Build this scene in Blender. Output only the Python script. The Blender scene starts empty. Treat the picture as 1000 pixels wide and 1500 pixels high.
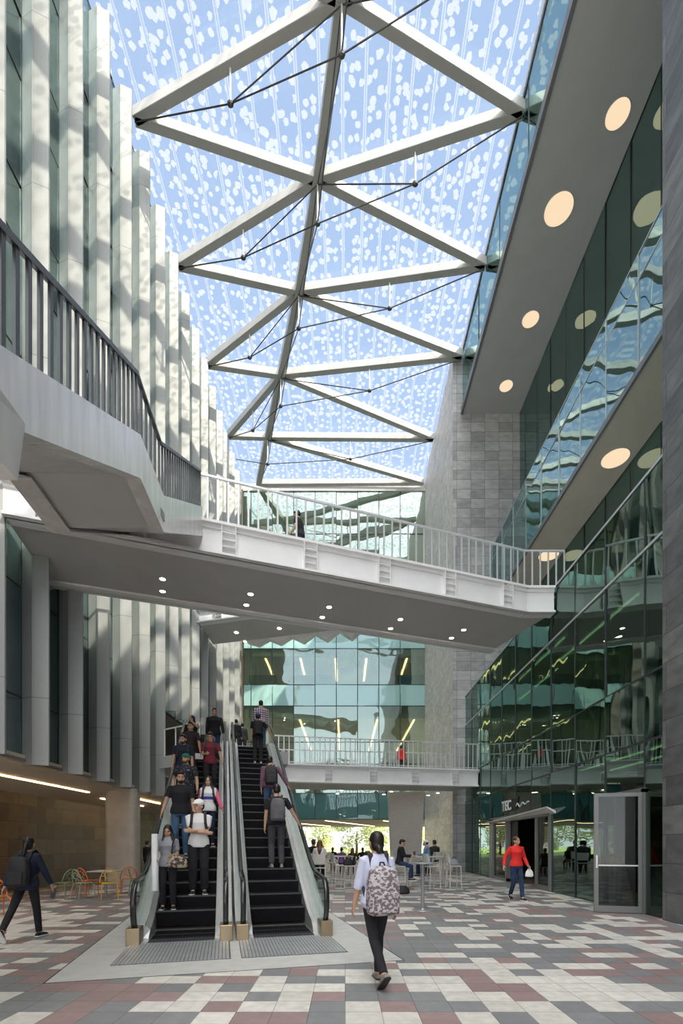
import bpy, bmesh, math, random
from mathutils import Vector, Matrix, Quaternion
random.seed(7)
scn = bpy.context.scene
COL = scn.collection
V = Vector
PI = math.pi
CAMZ = 1.55

def at(px, py, Y):
    """the point of the hall at distance Y that the photograph shows at px, py"""
    return V(((px - 505) / 700 * Y, Y, CAMZ - (py - 1235) / 700 * Y))

# ------------------------------------------------------------------ mesh building
class MB:
    def __init__(s):
        s.v = []; s.f = []; s.m = []
    def add(s, vs, fs, m=0):
        b = len(s.v)
        s.v += [tuple(x) for x in vs]
        for f in fs:
            s.f.append(tuple(b + i for i in f)); s.m.append(m)
        return s
    def hexa(s, p, m=0):   # p: 4 bottom ccw, 4 top ccw
        return s.add(p, [(3, 2, 1, 0), (4, 5, 6, 7), (0, 1, 5, 4), (1, 2, 6, 5), (2, 3, 7, 6), (3, 0, 4, 7)], m)
    def box(s, x0, x1, y0, y1, z0, z1, m=0):
        return s.hexa([(x0, y0, z0), (x1, y0, z0), (x1, y1, z0), (x0, y1, z0),
                       (x0, y0, z1), (x1, y0, z1), (x1, y1, z1), (x0, y1, z1)], m)
    def bar(s, a, b, w, d, up=(0, 0, 1), m=0):
        a = V(a); b = V(b); t = (b - a).normalized(); up = V(up)
        if abs(t.dot(up)) > .98: up = V((0, 1, 0))
        r = t.cross(up).normalized() * (w / 2); u = r.cross(t).normalized() * (d / 2)
        return s.hexa([a - r - u, a + r - u, b + r - u, b - r - u, a - r + u, a + r + u, b + r + u, b - r + u], m)
    def prism(s, pts, vec, m=0):   # pts polygon, extruded by vec
        n = len(pts); vec = V(vec); pts = [V(p) for p in pts]
        nr = V((0, 0, 0))
        for i in range(n): nr += pts[i].cross(pts[(i + 1) % n])
        if nr.dot(vec) < 0: pts.reverse()
        fs = [tuple(range(n - 1, -1, -1)), tuple(range(n, 2 * n))]
        for i in range(n):
            j = (i + 1) % n
            fs.append((i, j, j + n, i + n))
        return s.add(pts + [p + vec for p in pts], fs, m)
    def loft(s, rings, m=0, cap=True):
        n = len(rings[0]); vs = [p for r in rings for p in r]; fs = []
        for k in range(len(rings) - 1):
            for i in range(n):
                j = (i + 1) % n
                fs.append((k * n + i, k * n + j, (k + 1) * n + j, (k + 1) * n + i))
        if cap:
            fs.append(tuple(range(n - 1, -1, -1)))
            fs.append(tuple(range((len(rings) - 1) * n, len(rings) * n)))
        return s.add(vs, fs, m)
    def tube(s, pts, r, n=8, m=0, flat=1.0, round_ends=False):
        pts = [V(p) for p in pts]
        rs = list(r) if isinstance(r, (list, tuple)) else [r] * len(pts)
        if round_ends:
            a, b = pts[0], pts[-1]
            da = (pts[1] - a).normalized(); db = (b - pts[-2]).normalized()
            h, q = [], []
            for ang in (80, 55, 28):
                c, sn = math.cos(math.radians(ang)), math.sin(math.radians(ang))
                h.append((a - da * rs[0] * sn, rs[0] * c))
                q.append((b + db * rs[-1] * sn, rs[-1] * c))
            q.reverse()
            pts = [x[0] for x in h] + pts + [x[0] for x in q]
            rs = [x[1] for x in h] + rs + [x[1] for x in q]
        rings = []; u = None
        for i, p in enumerate(pts):
            t = (pts[min(i + 1, len(pts) - 1)] - pts[max(i - 1, 0)]).normalized()
            if u is None:
                ref = V((0, 0, 1)) if abs(t.z) < .9 else V((0, 1, 0))
                u = t.cross(ref).normalized()
            else:
                u = (u - t * u.dot(t))
                u = u.normalized() if u.length > 1e-6 else t.orthogonal().normalized()
            w = u.cross(t).normalized()
            rings.append([p + (u * math.cos(2 * PI * k / n) * rs[i] - w * math.sin(2 * PI * k / n) * rs[i] * flat) for k in range(n)])
        return s.loft(rings, m)
    def ell(s, c, r, n=14, k=9, rot=None, m=0):
        c = V(c); rings = []
        for a in range(k + 1):
            th = -PI / 2 + PI * (a + .0) / k
            th = max(min(th, PI / 2 - .03), -PI / 2 + .03)
            ring = []
            for b in range(n):
                ph = 2 * PI * b / n
                p = V((r[0] * math.cos(th) * math.cos(ph), r[1] * math.cos(th) * math.sin(ph), r[2] * math.sin(th)))
                if rot: p = rot @ p
                ring.append(c + p)
            rings.append(ring)
        return s.loft(rings, m)
    def disc(s, c, r, h, n=32, m=0, r2=None):   # upright cylinder, base at c
        c = V(c); r2 = r if r2 is None else r2
        return s.loft([[c + V((r * math.cos(2 * PI * i / n), r * math.sin(2 * PI * i / n), 0)) for i in range(n)],
                       [c + V((r2 * math.cos(2 * PI * i / n), r2 * math.sin(2 * PI * i / n), h)) for i in range(n)]], m)
    def mesh(s, name, mats):
        me = bpy.data.meshes.new(name)
        me.from_pydata(s.v, [], s.f)
        for x in (mats if isinstance(mats, (list, tuple)) else [mats]): me.materials.append(x)
        if any(s.m): me.polygons.foreach_set('material_index', s.m)
        me.update()
        return me
    def build(s, name, mats, parent=None, smooth=False, bevel=0, kind=None, label=None):
        me = s.mesh(name, mats)
        if smooth:
            me.polygons.foreach_set('use_smooth', [True] * len(me.polygons))
            try: me.set_sharp_from_angle(angle=math.radians(45))
            except Exception: pass
        o = bpy.data.objects.new(name, me); COL.objects.link(o)
        if parent: o.parent = parent
        if bevel:
            b = o.modifiers.new('b', 'BEVEL'); b.width = bevel; b.segments = 2; b.limit_method = 'ANGLE'
        if kind: o['kind'] = kind
        if label: o['label'] = label
        return o

def tag(o, label, cat, group=None):
    o['label'] = label; o['category'] = cat
    if group: o['group'] = group
    return o
def thing(name, label, cat, loc=(0, 0, 0), rz=0, group=None):
    o = bpy.data.objects.new(name, None); COL.objects.link(o)
    o.location = loc; o.rotation_euler = (0, 0, rz); o.empty_display_size = .2
    return tag(o, label, cat, group)
def struct(mb, name, mat, parent=None, **k):
    return mb.build(name, mat, parent, kind=None if parent else 'structure', **k)
def copy_tree(o, parent=None):
    c = o.copy(); COL.objects.link(c)
    if parent is not None: c.parent = parent
    for ch in list(o.children): copy_tree(ch, c)
    return c
def rep(proto, n_locs, parent):
    """copies of one part at further places"""
    for l in n_locs:
        c = proto.copy(); COL.objects.link(c); c.parent = parent; c.location = l
        c.rotation_euler = proto.rotation_euler

# ------------------------------------------------------------------ materials
M = {}
def nt(m):
    m.use_nodes = True
    t = m.node_tree; t.nodes.clear()
    return t, t.nodes, t.links
def mat(name, col, rough=.6, metal=0, var=.08, scale=6, bump=0, spec=.4, coord='Object', stretch=None):
    m = bpy.data.materials.new(name); t, N, L = nt(m)
    o = N.new('ShaderNodeOutputMaterial'); b = N.new('ShaderNodeBsdfPrincipled')
    L.new(b.outputs[0], o.inputs[0])
    b.inputs['Roughness'].default_value = rough; b.inputs['Metallic'].default_value = metal
    b.inputs['Specular IOR Level'].default_value = spec
    tc = N.new('ShaderNodeTexCoord'); mp = N.new('ShaderNodeMapping')
    if stretch: mp.inputs['Scale'].default_value = stretch
    nz = N.new('ShaderNodeTexNoise'); nz.inputs['Scale'].default_value = scale; nz.inputs['Detail'].default_value = 4
    L.new(tc.outputs[coord], mp.inputs[0]); L.new(mp.outputs[0], nz.inputs['Vector'])
    r = N.new('ShaderNodeMapRange'); r.inputs[1].default_value = .25; r.inputs[2].default_value = .75
    r.inputs[3].default_value = 1 - var; r.inputs[4].default_value = 1 + var
    L.new(nz.outputs[0], r.inputs[0])
    mx = N.new('ShaderNodeVectorMath'); mx.operation = 'SCALE'
    mx.inputs[0].default_value = col[:3]; L.new(r.outputs[0], mx.inputs['Scale'])
    L.new(mx.outputs[0], b.inputs['Base Color'])
    if bump:
        bp = N.new('ShaderNodeBump'); bp.inputs['Strength'].default_value = bump; bp.inputs['Distance'].default_value = .02
        L.new(nz.outputs[0], bp.inputs['Height']); L.new(bp.outputs[0], b.inputs['Normal'])
    M[name] = m
    return m
def emit(name, col, s):
    m = bpy.data.materials.new(name); t, N, L = nt(m)
    o = N.new('ShaderNodeOutputMaterial'); e = N.new('ShaderNodeEmission')
    e.inputs[0].default_value = (*col, 1); e.inputs[1].default_value = s
    L.new(e.outputs[0], o.inputs[0]); M[name] = m
    return m
def math_node(N, L, op, a, b=None, c=None):
    n = N.new('ShaderNodeMath'); n.operation = op
    for i, x in enumerate((a, b, c)):
        if x is None: continue
        if isinstance(x, (int, float)): n.inputs[i].default_value = x
        else: L.new(x, n.inputs[i])
    return n.outputs[0]
def coated(name, base, f0=.12, refl=(.8, .95, .95)):
    m = glass(name, base, f0, refl, wave=.5, wscale=(.5, .5, .6), dist=.06)
    t = m.node_tree; d = t.nodes.new('ShaderNodeBsdfDiffuse'); d.inputs[0].default_value = (*base, 1)
    mix = [n for n in t.nodes if n.type == 'MIX_SHADER'][0]; t.links.new(d.outputs[0], mix.inputs[1])
    return m
def glass(name, tint, f0=.12, refl=(.95, .97, .97), wave=.0, wscale=(.5, .5, .5), dist=.1, power=5):
    """a pane: what lies behind shows through the tint, and it mirrors more at a glancing angle"""
    m = bpy.data.materials.new(name); t, N, L = nt(m)
    o = N.new('ShaderNodeOutputMaterial')
    tr = N.new('ShaderNodeBsdfTransparent'); tr.inputs[0].default_value = (*tint, 1)
    gl = N.new('ShaderNodeBsdfGlossy'); gl.inputs[0].default_value = (*refl, 1); gl.inputs['Roughness'].default_value = .015
    g = N.new('ShaderNodeNewGeometry')
    d = N.new('ShaderNodeVectorMath'); d.operation = 'DOT_PRODUCT'
    L.new(g.outputs['Incoming'], d.inputs[0]); L.new(g.outputs['Normal'], d.inputs[1])
    a = math_node(N, L, 'ABSOLUTE', d.outputs['Value'])
    p = math_node(N, L, 'POWER', math_node(N, L, 'SUBTRACT', 1, a), power)
    f = math_node(N, L, 'MULTIPLY_ADD', p, 1 - f0, f0)
    mix = N.new('ShaderNodeMixShader')
    L.new(f, mix.inputs[0]); L.new(tr.outputs[0], mix.inputs[1]); L.new(gl.outputs[0], mix.inputs[2])
    L.new(mix.outputs[0], o.inputs[0])
    if wave:
        tc = N.new('ShaderNodeTexCoord'); mp = N.new('ShaderNodeMapping'); mp.inputs['Scale'].default_value = wscale
        nz = N.new('ShaderNodeTexNoise'); nz.inputs['Scale'].default_value = 1; nz.inputs['Detail'].default_value = 1
        bp = N.new('ShaderNodeBump'); bp.inputs['Strength'].default_value = wave; bp.inputs['Distance'].default_value = dist
        L.new(tc.outputs['Object'], mp.inputs[0]); L.new(mp.outputs[0], nz.inputs['Vector'])
        L.new(nz.outputs[0], bp.inputs['Height']); L.new(bp.outputs[0], gl.inputs['Normal'])
    M[name] = m
    return m

def stone(name, cols, axes, w, h, joint=.012, rough=.55, offset=0.0, streak=.25, jcol=.25):
    """slabs in courses on a wall; axes picks which object coordinates run along and up"""
    m = bpy.data.materials.new(name); t, N, L = nt(m)
    o = N.new('ShaderNodeOutputMaterial'); b = N.new('ShaderNodeBsdfPrincipled'); L.new(b.outputs[0], o.inputs[0])
    b.inputs['Roughness'].default_value = rough
    tc = N.new('ShaderNodeTexCoord'); sp = N.new('ShaderNodeSeparateXYZ'); L.new(tc.outputs['Object'], sp.inputs[0])
    u = math_node(N, L, 'DIVIDE', sp.outputs[axes[0]], w); v = math_node(N, L, 'DIVIDE', sp.outputs[axes[1]], h)
    row = math_node(N, L, 'FLOOR', v)
    if offset:
        u = math_node(N, L, 'ADD', u, math_node(N, L, 'MULTIPLY', math_node(N, L, 'MODULO', row, 2), offset))
    cu = math_node(N, L, 'FLOOR', u)
    cb = N.new('ShaderNodeCombineXYZ'); L.new(cu, cb.inputs[0]); L.new(row, cb.inputs[1])
    wn = N.new('ShaderNodeTexWhiteNoise'); wn.noise_dimensions = '2D'; L.new(cb.outputs[0], wn.inputs['Vector'])
    rp = N.new('ShaderNodeValToRGB'); rp.color_ramp.interpolation = 'LINEAR'
    while len(rp.color_ramp.elements) < len(cols): rp.color_ramp.elements.new(.5)
    for i, c in enumerate(cols):
        rp.color_ramp.elements[i].position = i / max(1, len(cols) - 1); rp.color_ramp.elements[i].color = (*c, 1)
    L.new(wn.outputs['Value'], rp.inputs[0])
    nz = N.new('ShaderNodeTexNoise'); nz.inputs['Scale'].default_value = 2.2; nz.inputs['Detail'].default_value = 6
    ad = N.new('ShaderNodeVectorMath'); ad.operation = 'MULTIPLY_ADD'
    L.new(cb.outputs[0], ad.inputs[0]); ad.inputs[1].default_value = (7.3, 3.1, 5.7); L.new(tc.outputs['Object'], ad.inputs[2])
    mp = N.new('ShaderNodeMapping'); mp.inputs['Scale'].default_value = (1, 1, 2.2); mp.inputs['Rotation'].default_value = (.5, .4, 0)
    L.new(ad.outputs[0], mp.inputs[0]); L.new(mp.outputs[0], nz.inputs['Vector'])
    r = N.new('ShaderNodeMapRange'); r.inputs[1].default_value = .3; r.inputs[2].default_value = .7
    r.inputs[3].default_value = 1 - streak; r.inputs[4].default_value = 1 + streak; L.new(nz.outputs[0], r.inputs[0])
    fu = math_node(N, L, 'FRACT', u); fv = math_node(N, L, 'FRACT', v)
    ju = math_node(N, L, 'LESS_THAN', fu, joint / w); jv = math_node(N, L, 'LESS_THAN', fv, joint / h)
    j = math_node(N, L, 'MAXIMUM', ju, jv)
    k = math_node(N, L, 'MULTIPLY', r.outputs[0], math_node(N, L, 'SUBTRACT', 1, math_node(N, L, 'MULTIPLY', j, 1 - jcol)))
    mx = N.new('ShaderNodeVectorMath'); mx.operation = 'SCALE'; L.new(rp.outputs[0], mx.inputs[0]); L.new(k, mx.inputs['Scale'])
    L.new(mx.outputs[0], b.inputs['Base Color'])
    M[name] = m
    return m

def paving():
    m = bpy.data.materials.new('paving'); t, N, L = nt(m)
    o = N.new('ShaderNodeOutputMaterial'); b = N.new('ShaderNodeBsdfPrincipled'); L.new(b.outputs[0], o.inputs[0])
    tc = N.new('ShaderNodeTexCoord'); sp = N.new('ShaderNodeSeparateXYZ'); L.new(tc.outputs['Object'], sp.inputs[0])
    u = math_node(N, L, 'DIVIDE', sp.outputs[0], .333)
    v = math_node(N, L, 'DIVIDE', math_node(N, L, 'ADD', sp.outputs[1], .07), .297)
    cu = math_node(N, L, 'FLOOR', u); cv = math_node(N, L, 'FLOOR', v)
    # the laid pattern: short runs that step sideways from course to course
    cb = N.new('ShaderNodeCombineXYZ'); L.new(cu, cb.inputs[0]); L.new(cv, cb.inputs[1])
    wn = N.new('ShaderNodeTexWhiteNoise'); wn.noise_dimensions = '2D'; L.new(cb.outputs[0], wn.inputs['Vector'])
    run = math_node(N, L, 'FLOOR', math_node(N, L, 'DIVIDE', math_node(N, L, 'ADD', cu, cv), 3))
    run2 = math_node(N, L, 'FLOOR', math_node(N, L, 'DIVIDE', math_node(N, L, 'ADD', cv, math_node(N, L, 'MULTIPLY', cu, .5)), 2))
    cb2 = N.new('ShaderNodeCombineXYZ'); L.new(run, cb2.inputs[0]); L.new(run2, cb2.inputs[1])
    wn2 = N.new('ShaderNodeTexWhiteNoise'); wn2.noise_dimensions = '2D'; L.new(cb2.outputs[0], wn2.inputs['Vector'])
    sw = math_node(N, L, 'GREATER_THAN', wn.outputs['Value'], .34)
    sel = N.new('ShaderNodeMix'); sel.data_type = 'FLOAT'
    L.new(sw, sel.inputs[0]); L.new(wn2.outputs['Value'], sel.inputs[2])
    cb3 = N.new('ShaderNodeVectorMath'); cb3.operation = 'ADD'; L.new(cb.outputs[0], cb3.inputs[0]); cb3.inputs[1].default_value = (31, 77, 0)
    wn3 = N.new('ShaderNodeTexWhiteNoise'); wn3.noise_dimensions = '2D'; L.new(cb3.outputs[0], wn3.inputs['Vector'])
    L.new(wn3.outputs['Value'], sel.inputs[3])
    rp = N.new('ShaderNodeValToRGB'); rp.color_ramp.interpolation = 'CONSTANT'
    els = rp.color_ramp.elements
    els[0].position = 0; els[0].color = (.60, .57, .52, 1)
    els[1].position = .36; els[1].color = (.215, .215, .22, 1)
    e = els.new(.74); e.color = (.285, .20, .195, 1)
    L.new(sel.outputs[0], rp.inputs[0])
    nz = N.new('ShaderNodeTexNoise'); nz.inputs['Scale'].default_value = 9; nz.inputs['Detail'].default_value = 7
    L.new(tc.outputs['Object'], nz.inputs['Vector'])
    nb = N.new('ShaderNodeTexNoise'); nb.inputs['Scale'].default_value = .6; nb.inputs['Detail'].default_value = 3
    L.new(tc.outputs['Object'], nb.inputs['Vector'])
    r = N.new('ShaderNodeMapRange'); r.inputs[1].default_value = .3; r.inputs[2].default_value = .7
    r.inputs[3].default_value = .86; r.inputs[4].default_value = 1.1; L.new(nz.outputs[0], r.inputs[0])
    r2 = N.new('ShaderNodeMapRange'); r2.inputs[1].default_value = .3; r2.inputs[2].default_value = .7
    r2.inputs[3].default_value = .92; r2.inputs[4].default_value = 1.06; L.new(nb.outputs[0], r2.inputs[0])
    pt = math_node(N, L, 'MULTIPLY_ADD', wn.outputs['Value'], .16, .92)
    fu = math_node(N, L, 'FRACT', u); fv = math_node(N, L, 'FRACT', v)
    j = math_node(N, L, 'MAXIMUM', math_node(N, L, 'LESS_THAN', fu, .02), math_node(N, L, 'LESS_THAN', fv, .024))
    k = math_node(N, L, 'MULTIPLY', math_node(N, L, 'MULTIPLY', r.outputs[0], r2.outputs[0]), pt)
    k = math_node(N, L, 'MULTIPLY', k, math_node(N, L, 'SUBTRACT', 1, math_node(N, L, 'MULTIPLY', j, .58)))
    mx = N.new('ShaderNodeVectorMath'); mx.operation = 'SCALE'; L.new(rp.outputs[0], mx.inputs[0]); L.new(k, mx.inputs['Scale'])
    L.new(mx.outputs[0], b.inputs['Base Color'])
    rr = N.new('ShaderNodeMapRange'); rr.inputs[3].default_value = .38; rr.inputs[4].default_value = .62; L.new(nz.outputs[0], rr.inputs[0])
    L.new(rr.outputs[0], b.inputs['Roughness'])
    bp = N.new('ShaderNodeBump'); bp.inputs['Strength'].default_value = .25; bp.inputs['Distance'].default_value = .004
    L.new(math_node(N, L, 'SUBTRACT', nz.outputs[0], j), bp.inputs['Height']); L.new(bp.outputs[0], b.inputs['Normal'])
    M['paving'] = m

def roof_glass():
    m = bpy.data.materials.new('fritted_roof_glass'); t, N, L = nt(m)
    o = N.new('ShaderNodeOutputMaterial')
    tc = N.new('ShaderNodeTexCoord')
    def dots(scale, thr, keep, seed):
        mp = N.new('ShaderNodeMapping'); mp.inputs['Scale'].default_value = (scale, scale, 0); mp.inputs['Location'].default_value = (seed, seed * 1.7, 0)
        L.new(tc.outputs['Object'], mp.inputs[0])
        wz = N.new('ShaderNodeTexNoise'); wz.inputs['Scale'].default_value = 2.5; wz.inputs['Detail'].default_value = 1
        L.new(mp.outputs[0], wz.inputs['Vector'])
        w = N.new('ShaderNodeVectorMath'); w.operation = 'MULTIPLY_ADD'
        L.new(wz.outputs['Color'], w.inputs[0]); w.inputs[1].default_value = (.35, .35, 0); L.new(mp.outputs[0], w.inputs[2])
        vo = N.new('ShaderNodeTexVoronoi'); vo.voronoi_dimensions = '2D'; vo.inputs['Scale'].default_value = 1
        vo.inputs['Randomness'].default_value = .95
        L.new(w.outputs[0], vo.inputs['Vector'])
        sx = N.new('ShaderNodeSeparateColor'); L.new(vo.outputs['Color'], sx.inputs[0])
        rad = math_node(N, L, 'MULTIPLY_ADD', sx.outputs[1], .10, thr)
        inside = math_node(N, L, 'LESS_THAN', vo.outputs['Distance'], rad)
        kp = math_node(N, L, 'LESS_THAN', sx.outputs[0], keep)
        return math_node(N, L, 'MULTIPLY', inside, kp)
    d = math_node(N, L, 'MAXIMUM', dots(2.7, .25, .62, 3.1), dots(3.0, .25, .5, 9.4))
    d = math_node(N, L, 'MULTIPLY', d, .50)
    tr = N.new('ShaderNodeBsdfTransparent'); tr.inputs[0].default_value = (.90, .93, .95, 1)
    tl = N.new('ShaderNodeBsdfTranslucent'); tl.inputs[0].default_value = (.28, .29, .305, 1)
    mix = N.new('ShaderNodeMixShader'); L.new(d, mix.inputs[0]); L.new(tr.outputs[0], mix.inputs[1]); L.new(tl.outputs[0], mix.inputs[2])
    L.new(mix.outputs[0], o.inputs[0])
    M['roof_glass'] = m
    m = bpy.data.materials.new('white_glazing_line'); t, N, L = nt(m)
    o = N.new('ShaderNodeOutputMaterial'); mix = N.new('ShaderNodeMixShader'); mix.inputs[0].default_value = .26
    tr = N.new('ShaderNodeBsdfTransparent'); tl = N.new('ShaderNodeBsdfTranslucent'); tl.inputs[0].default_value = (.30, .32, .35, 1)
    L.new(tr.outputs[0], mix.inputs[1]); L.new(tl.outputs[0], mix.inputs[2]); L.new(mix.outputs[0], o.inputs[0])
    M['glazing_line'] = m

def fin_mat():
    m = bpy.data.materials.new('perforated_fin'); t, N, L = nt(m)
    o = N.new('ShaderNodeOutputMaterial'); b = N.new('ShaderNodeBsdfPrincipled'); L.new(b.outputs[0], o.inputs[0])
    b.inputs['Roughness'].default_value = .42; b.inputs['Metallic'].default_value = .15
    tc = N.new('ShaderNodeTexCoord'); sp = N.new('ShaderNodeSeparateXYZ'); L.new(tc.outputs['Object'], sp.inputs[0])
    z = math_node(N, L, 'DIVIDE', math_node(N, L, 'SUBTRACT', sp.outputs[2], .9), 4.27)
    jz = math_node(N, L, 'LESS_THAN', math_node(N, L, 'FRACT', z), .006)
    ax = math_node(N, L, 'ABSOLUTE', sp.outputs[0])
    # rivets and the seam lines beside the fold
    s1 = math_node(N, L, 'LESS_THAN', math_node(N, L, 'ABSOLUTE', math_node(N, L, 'SUBTRACT', ax, .03)), .004)
    rv = math_node(N, L, 'MULTIPLY', math_node(N, L, 'LESS_THAN', math_node(N, L, 'ABSOLUTE', math_node(N, L, 'SUBTRACT', ax, .2)), .008),
                   math_node(N, L, 'LESS_THAN', math_node(N, L, 'FRACT', math_node(N, L, 'MULTIPLY', sp.outputs[2], 2.5)), .05))
    j = math_node(N, L, 'MAXIMUM', jz, math_node(N, L, 'MAXIMUM', s1, rv))
    nz = N.new('ShaderNodeTexNoise'); nz.inputs['Scale'].default_value = 1.2; nz.inputs['Detail'].default_value = 5
    mp = N.new('ShaderNodeMapping'); mp.inputs['Scale'].default_value = (2, 2, .4); L.new(tc.outputs['Object'], mp.inputs[0]); L.new(mp.outputs[0], nz.inputs['Vector'])
    r = N.new('ShaderNodeMapRange'); r.inputs[1].default_value = .3; r.inputs[2].default_value = .7; r.inputs[3].default_value = .93; r.inputs[4].default_value = 1.05
    L.new(nz.outputs[0], r.inputs[0])
    k = math_node(N, L, 'MULTIPLY', r.outputs[0], math_node(N, L, 'SUBTRACT', 1, math_node(N, L, 'MULTIPLY', j, .4)))
    mx = N.new('ShaderNodeVectorMath'); mx.operation = 'SCALE'; mx.inputs[0].default_value = (.275, .282, .272); L.new(k, mx.inputs['Scale'])
    L.new(mx.outputs[0], b.inputs['Base Color'])
    M['fin'] = m

paving(); roof_glass(); fin_mat()
mat('beam_white', (.50, .485, .455), .4, 0, .05, 3)
mat('white_steel', (.68, .665, .64), .38, 0, .04, 3)
mat('bridge_white', (.82, .815, .81), .32, 0, .05, 2)
mat('soffit_grey', (.52, .51, .50), .6, 0, .04, 1.5)
mat('soffit_warm', (.62, .55, .46), .7, 0, .05, 1.5)
mat('brushed_plate', (.80, .79, .78), .24, .35, .14, 2.2, stretch=(3, 3, .5))
mat('rail_dark', (.07, .075, .08), .4, .3, .05)
mat('rail_light', (.72, .73, .74), .3, .35, .05)
mat('mullion', (.05, .06, .06), .4, .4, .1)
mat('mullion_light', (.62, .64, .64), .35, .4, .05)
mat('frame_grey', (.22, .22, .215), .38, .4, .06)
mat('fascia_dark', (.20, .205, .21), .4, .2, .06)
mat('concrete', (.50, .46, .40), .75, 0, .12, 3, .1)
mat('concrete_pad', (.47, .46, .44), .6, 0, .09, 5)
mat('board_concrete', (.84, .77, .69), .75, 0, .1, 4, .15, stretch=(1, 1, 8))
mat('interior_wall', (.30, .28, .25), .8, 0, .1, 1)
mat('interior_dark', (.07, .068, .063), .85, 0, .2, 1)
mat('interior_teal', (.06, .16, .16), .7, 0, .25, .7)
mat('interior_ceiling', (.50, .46, .40), .8, 0, .05, 1)
mat('brown_panel', (.16, .11, .07), .6, 0, .2, 1)
mat('blue_panel', (.03, .22, .42), .6, 0, .15, 1)
mat('orange_door', (.55, .28, .06), .55, 0, .12, 2)
mat('steel', (.74, .74, .73), .28, .6, .06, 5)
mat('brass', (.40, .31, .20), .32, .85, .08, 6)
mat('rubber', (.012, .012, .013), .22, 0, .1, 5, spec=.6)
mat('step_black', (.008, .008, .009), .6, 0, .15, 8, spec=.12)
mat('step_edge', (.06, .06, .065), .4, .3, .1, 8)
mat('cable', (.10, .095, .09), .4, .6, .1)
mat('grass', (.42, .50, .18), .9, 0, .35, 1.5)
mat('bark', (.12, .09, .06), .9, 0, .25, 6)
mat('leaf', (.58, .62, .30), .7, 0, .4, .6)
mat('leaf_pale', (.78, .76, .46), .7, 0, .35, .6)
stone('pier_stone', [(.105, .105, .108), (.15, .15, .152), (.20, .198, .195)], (1, 2), 1.9, .571, .012, .5, .5, .3)
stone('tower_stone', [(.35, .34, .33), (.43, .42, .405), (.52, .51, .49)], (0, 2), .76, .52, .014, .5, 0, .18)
stone('tower_side_sunlit_stone', [(.66, .59, .54), (.78, .70, .64)], (1, 2), 1.1, .52, .010, .5, .5, .2, .6)  # paler, warmer than the front: reflected sunlight put into the stone colour
stone('brown_tile', [(.060, .034, .019), (.105, .062, .034), (.155, .095, .052)], (1, 2), .95, .56, .016, .45, .5, .18)
emit('warm_lamp', (1, .77, .52), .56)
emit('led', (1, .66, .34), 5.5)
emit('led_soft', (1, .72, .42), 4)
emit('downlight', (1, .84, .62), 14)
emit('pendant', (1, .6, .25), 8)
glass('roof_pane', (.97, .98, .985), .03)
glass('glass_lower', (.12, .22, .18), .20, refl=(.74, .94, .86), wave=.35, wscale=(.0, .8, .45), dist=.045)
glass('glass_upper', (.22, .44, .42), .28, refl=(.74, .96, .94), wave=.35, wscale=(.0, .7, .45), dist=.05)
glass('glass_left', (.26, .42, .44), .42, refl=(.80, 1, 1), wave=.3, wscale=(.0, .7, .4), dist=.04)
glass('glass_back', (.70, .76, .64), .30, refl=(.80, .95, .92), wave=.5, wscale=(.5, .0, .6), dist=.07)
coated('glass_spandrel', (.085, .21, .21), .10)
glass('glass_clear', (.90, .96, .94), .05)
glass('glass_shop', (.40, .45, .43), .05, wave=.1, wscale=(.0, .8, .5), dist=.02)
# ================================================================== camera, sun and sky
cd = bpy.data.cameras.new('camera'); cam = bpy.data.objects.new('camera', cd); COL.objects.link(cam)
cd.sensor_fit = 'HORIZONTAL'; cd.sensor_width = 36; cd.lens = .7 * 36
cd.shift_x = -.005; cd.shift_y = .485
cam.location = (0, 0, CAMZ); cam.rotation_euler = (PI / 2, 0, 0); cd.clip_start = .05; cd.clip_end = 400
scn.camera = cam
SUN = V((.50, -.50, .72)).normalized()
sd = bpy.data.lights.new('sun', 'SUN'); sd.energy = 5.0; sd.angle = math.radians(.6); sd.color = (1, .90, .74)
so = bpy.data.objects.new('sun', sd); COL.objects.link(so)
so.rotation_euler = SUN.to_track_quat('Z', 'Y').to_euler(); so.location = (20, -20, 40)
w = bpy.data.worlds.new('sky'); scn.world = w; w.use_nodes = True
N = w.node_tree.nodes; L = w.node_tree.links; N.clear()
wo = N.new('ShaderNodeOutputWorld'); bg = N.new('ShaderNodeBackground'); L.new(bg.outputs[0], wo.inputs[0])
tc = N.new('ShaderNodeTexCoord'); sp = N.new('ShaderNodeSeparateXYZ'); L.new(tc.outputs['Generated'], sp.inputs[0])
el = N.new('ShaderNodeMapRange'); el.inputs[1].default_value = 0; el.inputs[2].default_value = .9; L.new(sp.outputs[2], el.inputs[0])
rp = N.new('ShaderNodeValToRGB'); L.new(el.outputs[0], rp.inputs[0])
rp.color_ramp.elements[0].color = (1.25, 1.28, 1.30, 1); rp.color_ramp.elements[1].color = (.295, .385, .555, 1)
e_ = rp.color_ramp.elements.new(.55); e_.color = (.35, .45, .64, 1)
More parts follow.
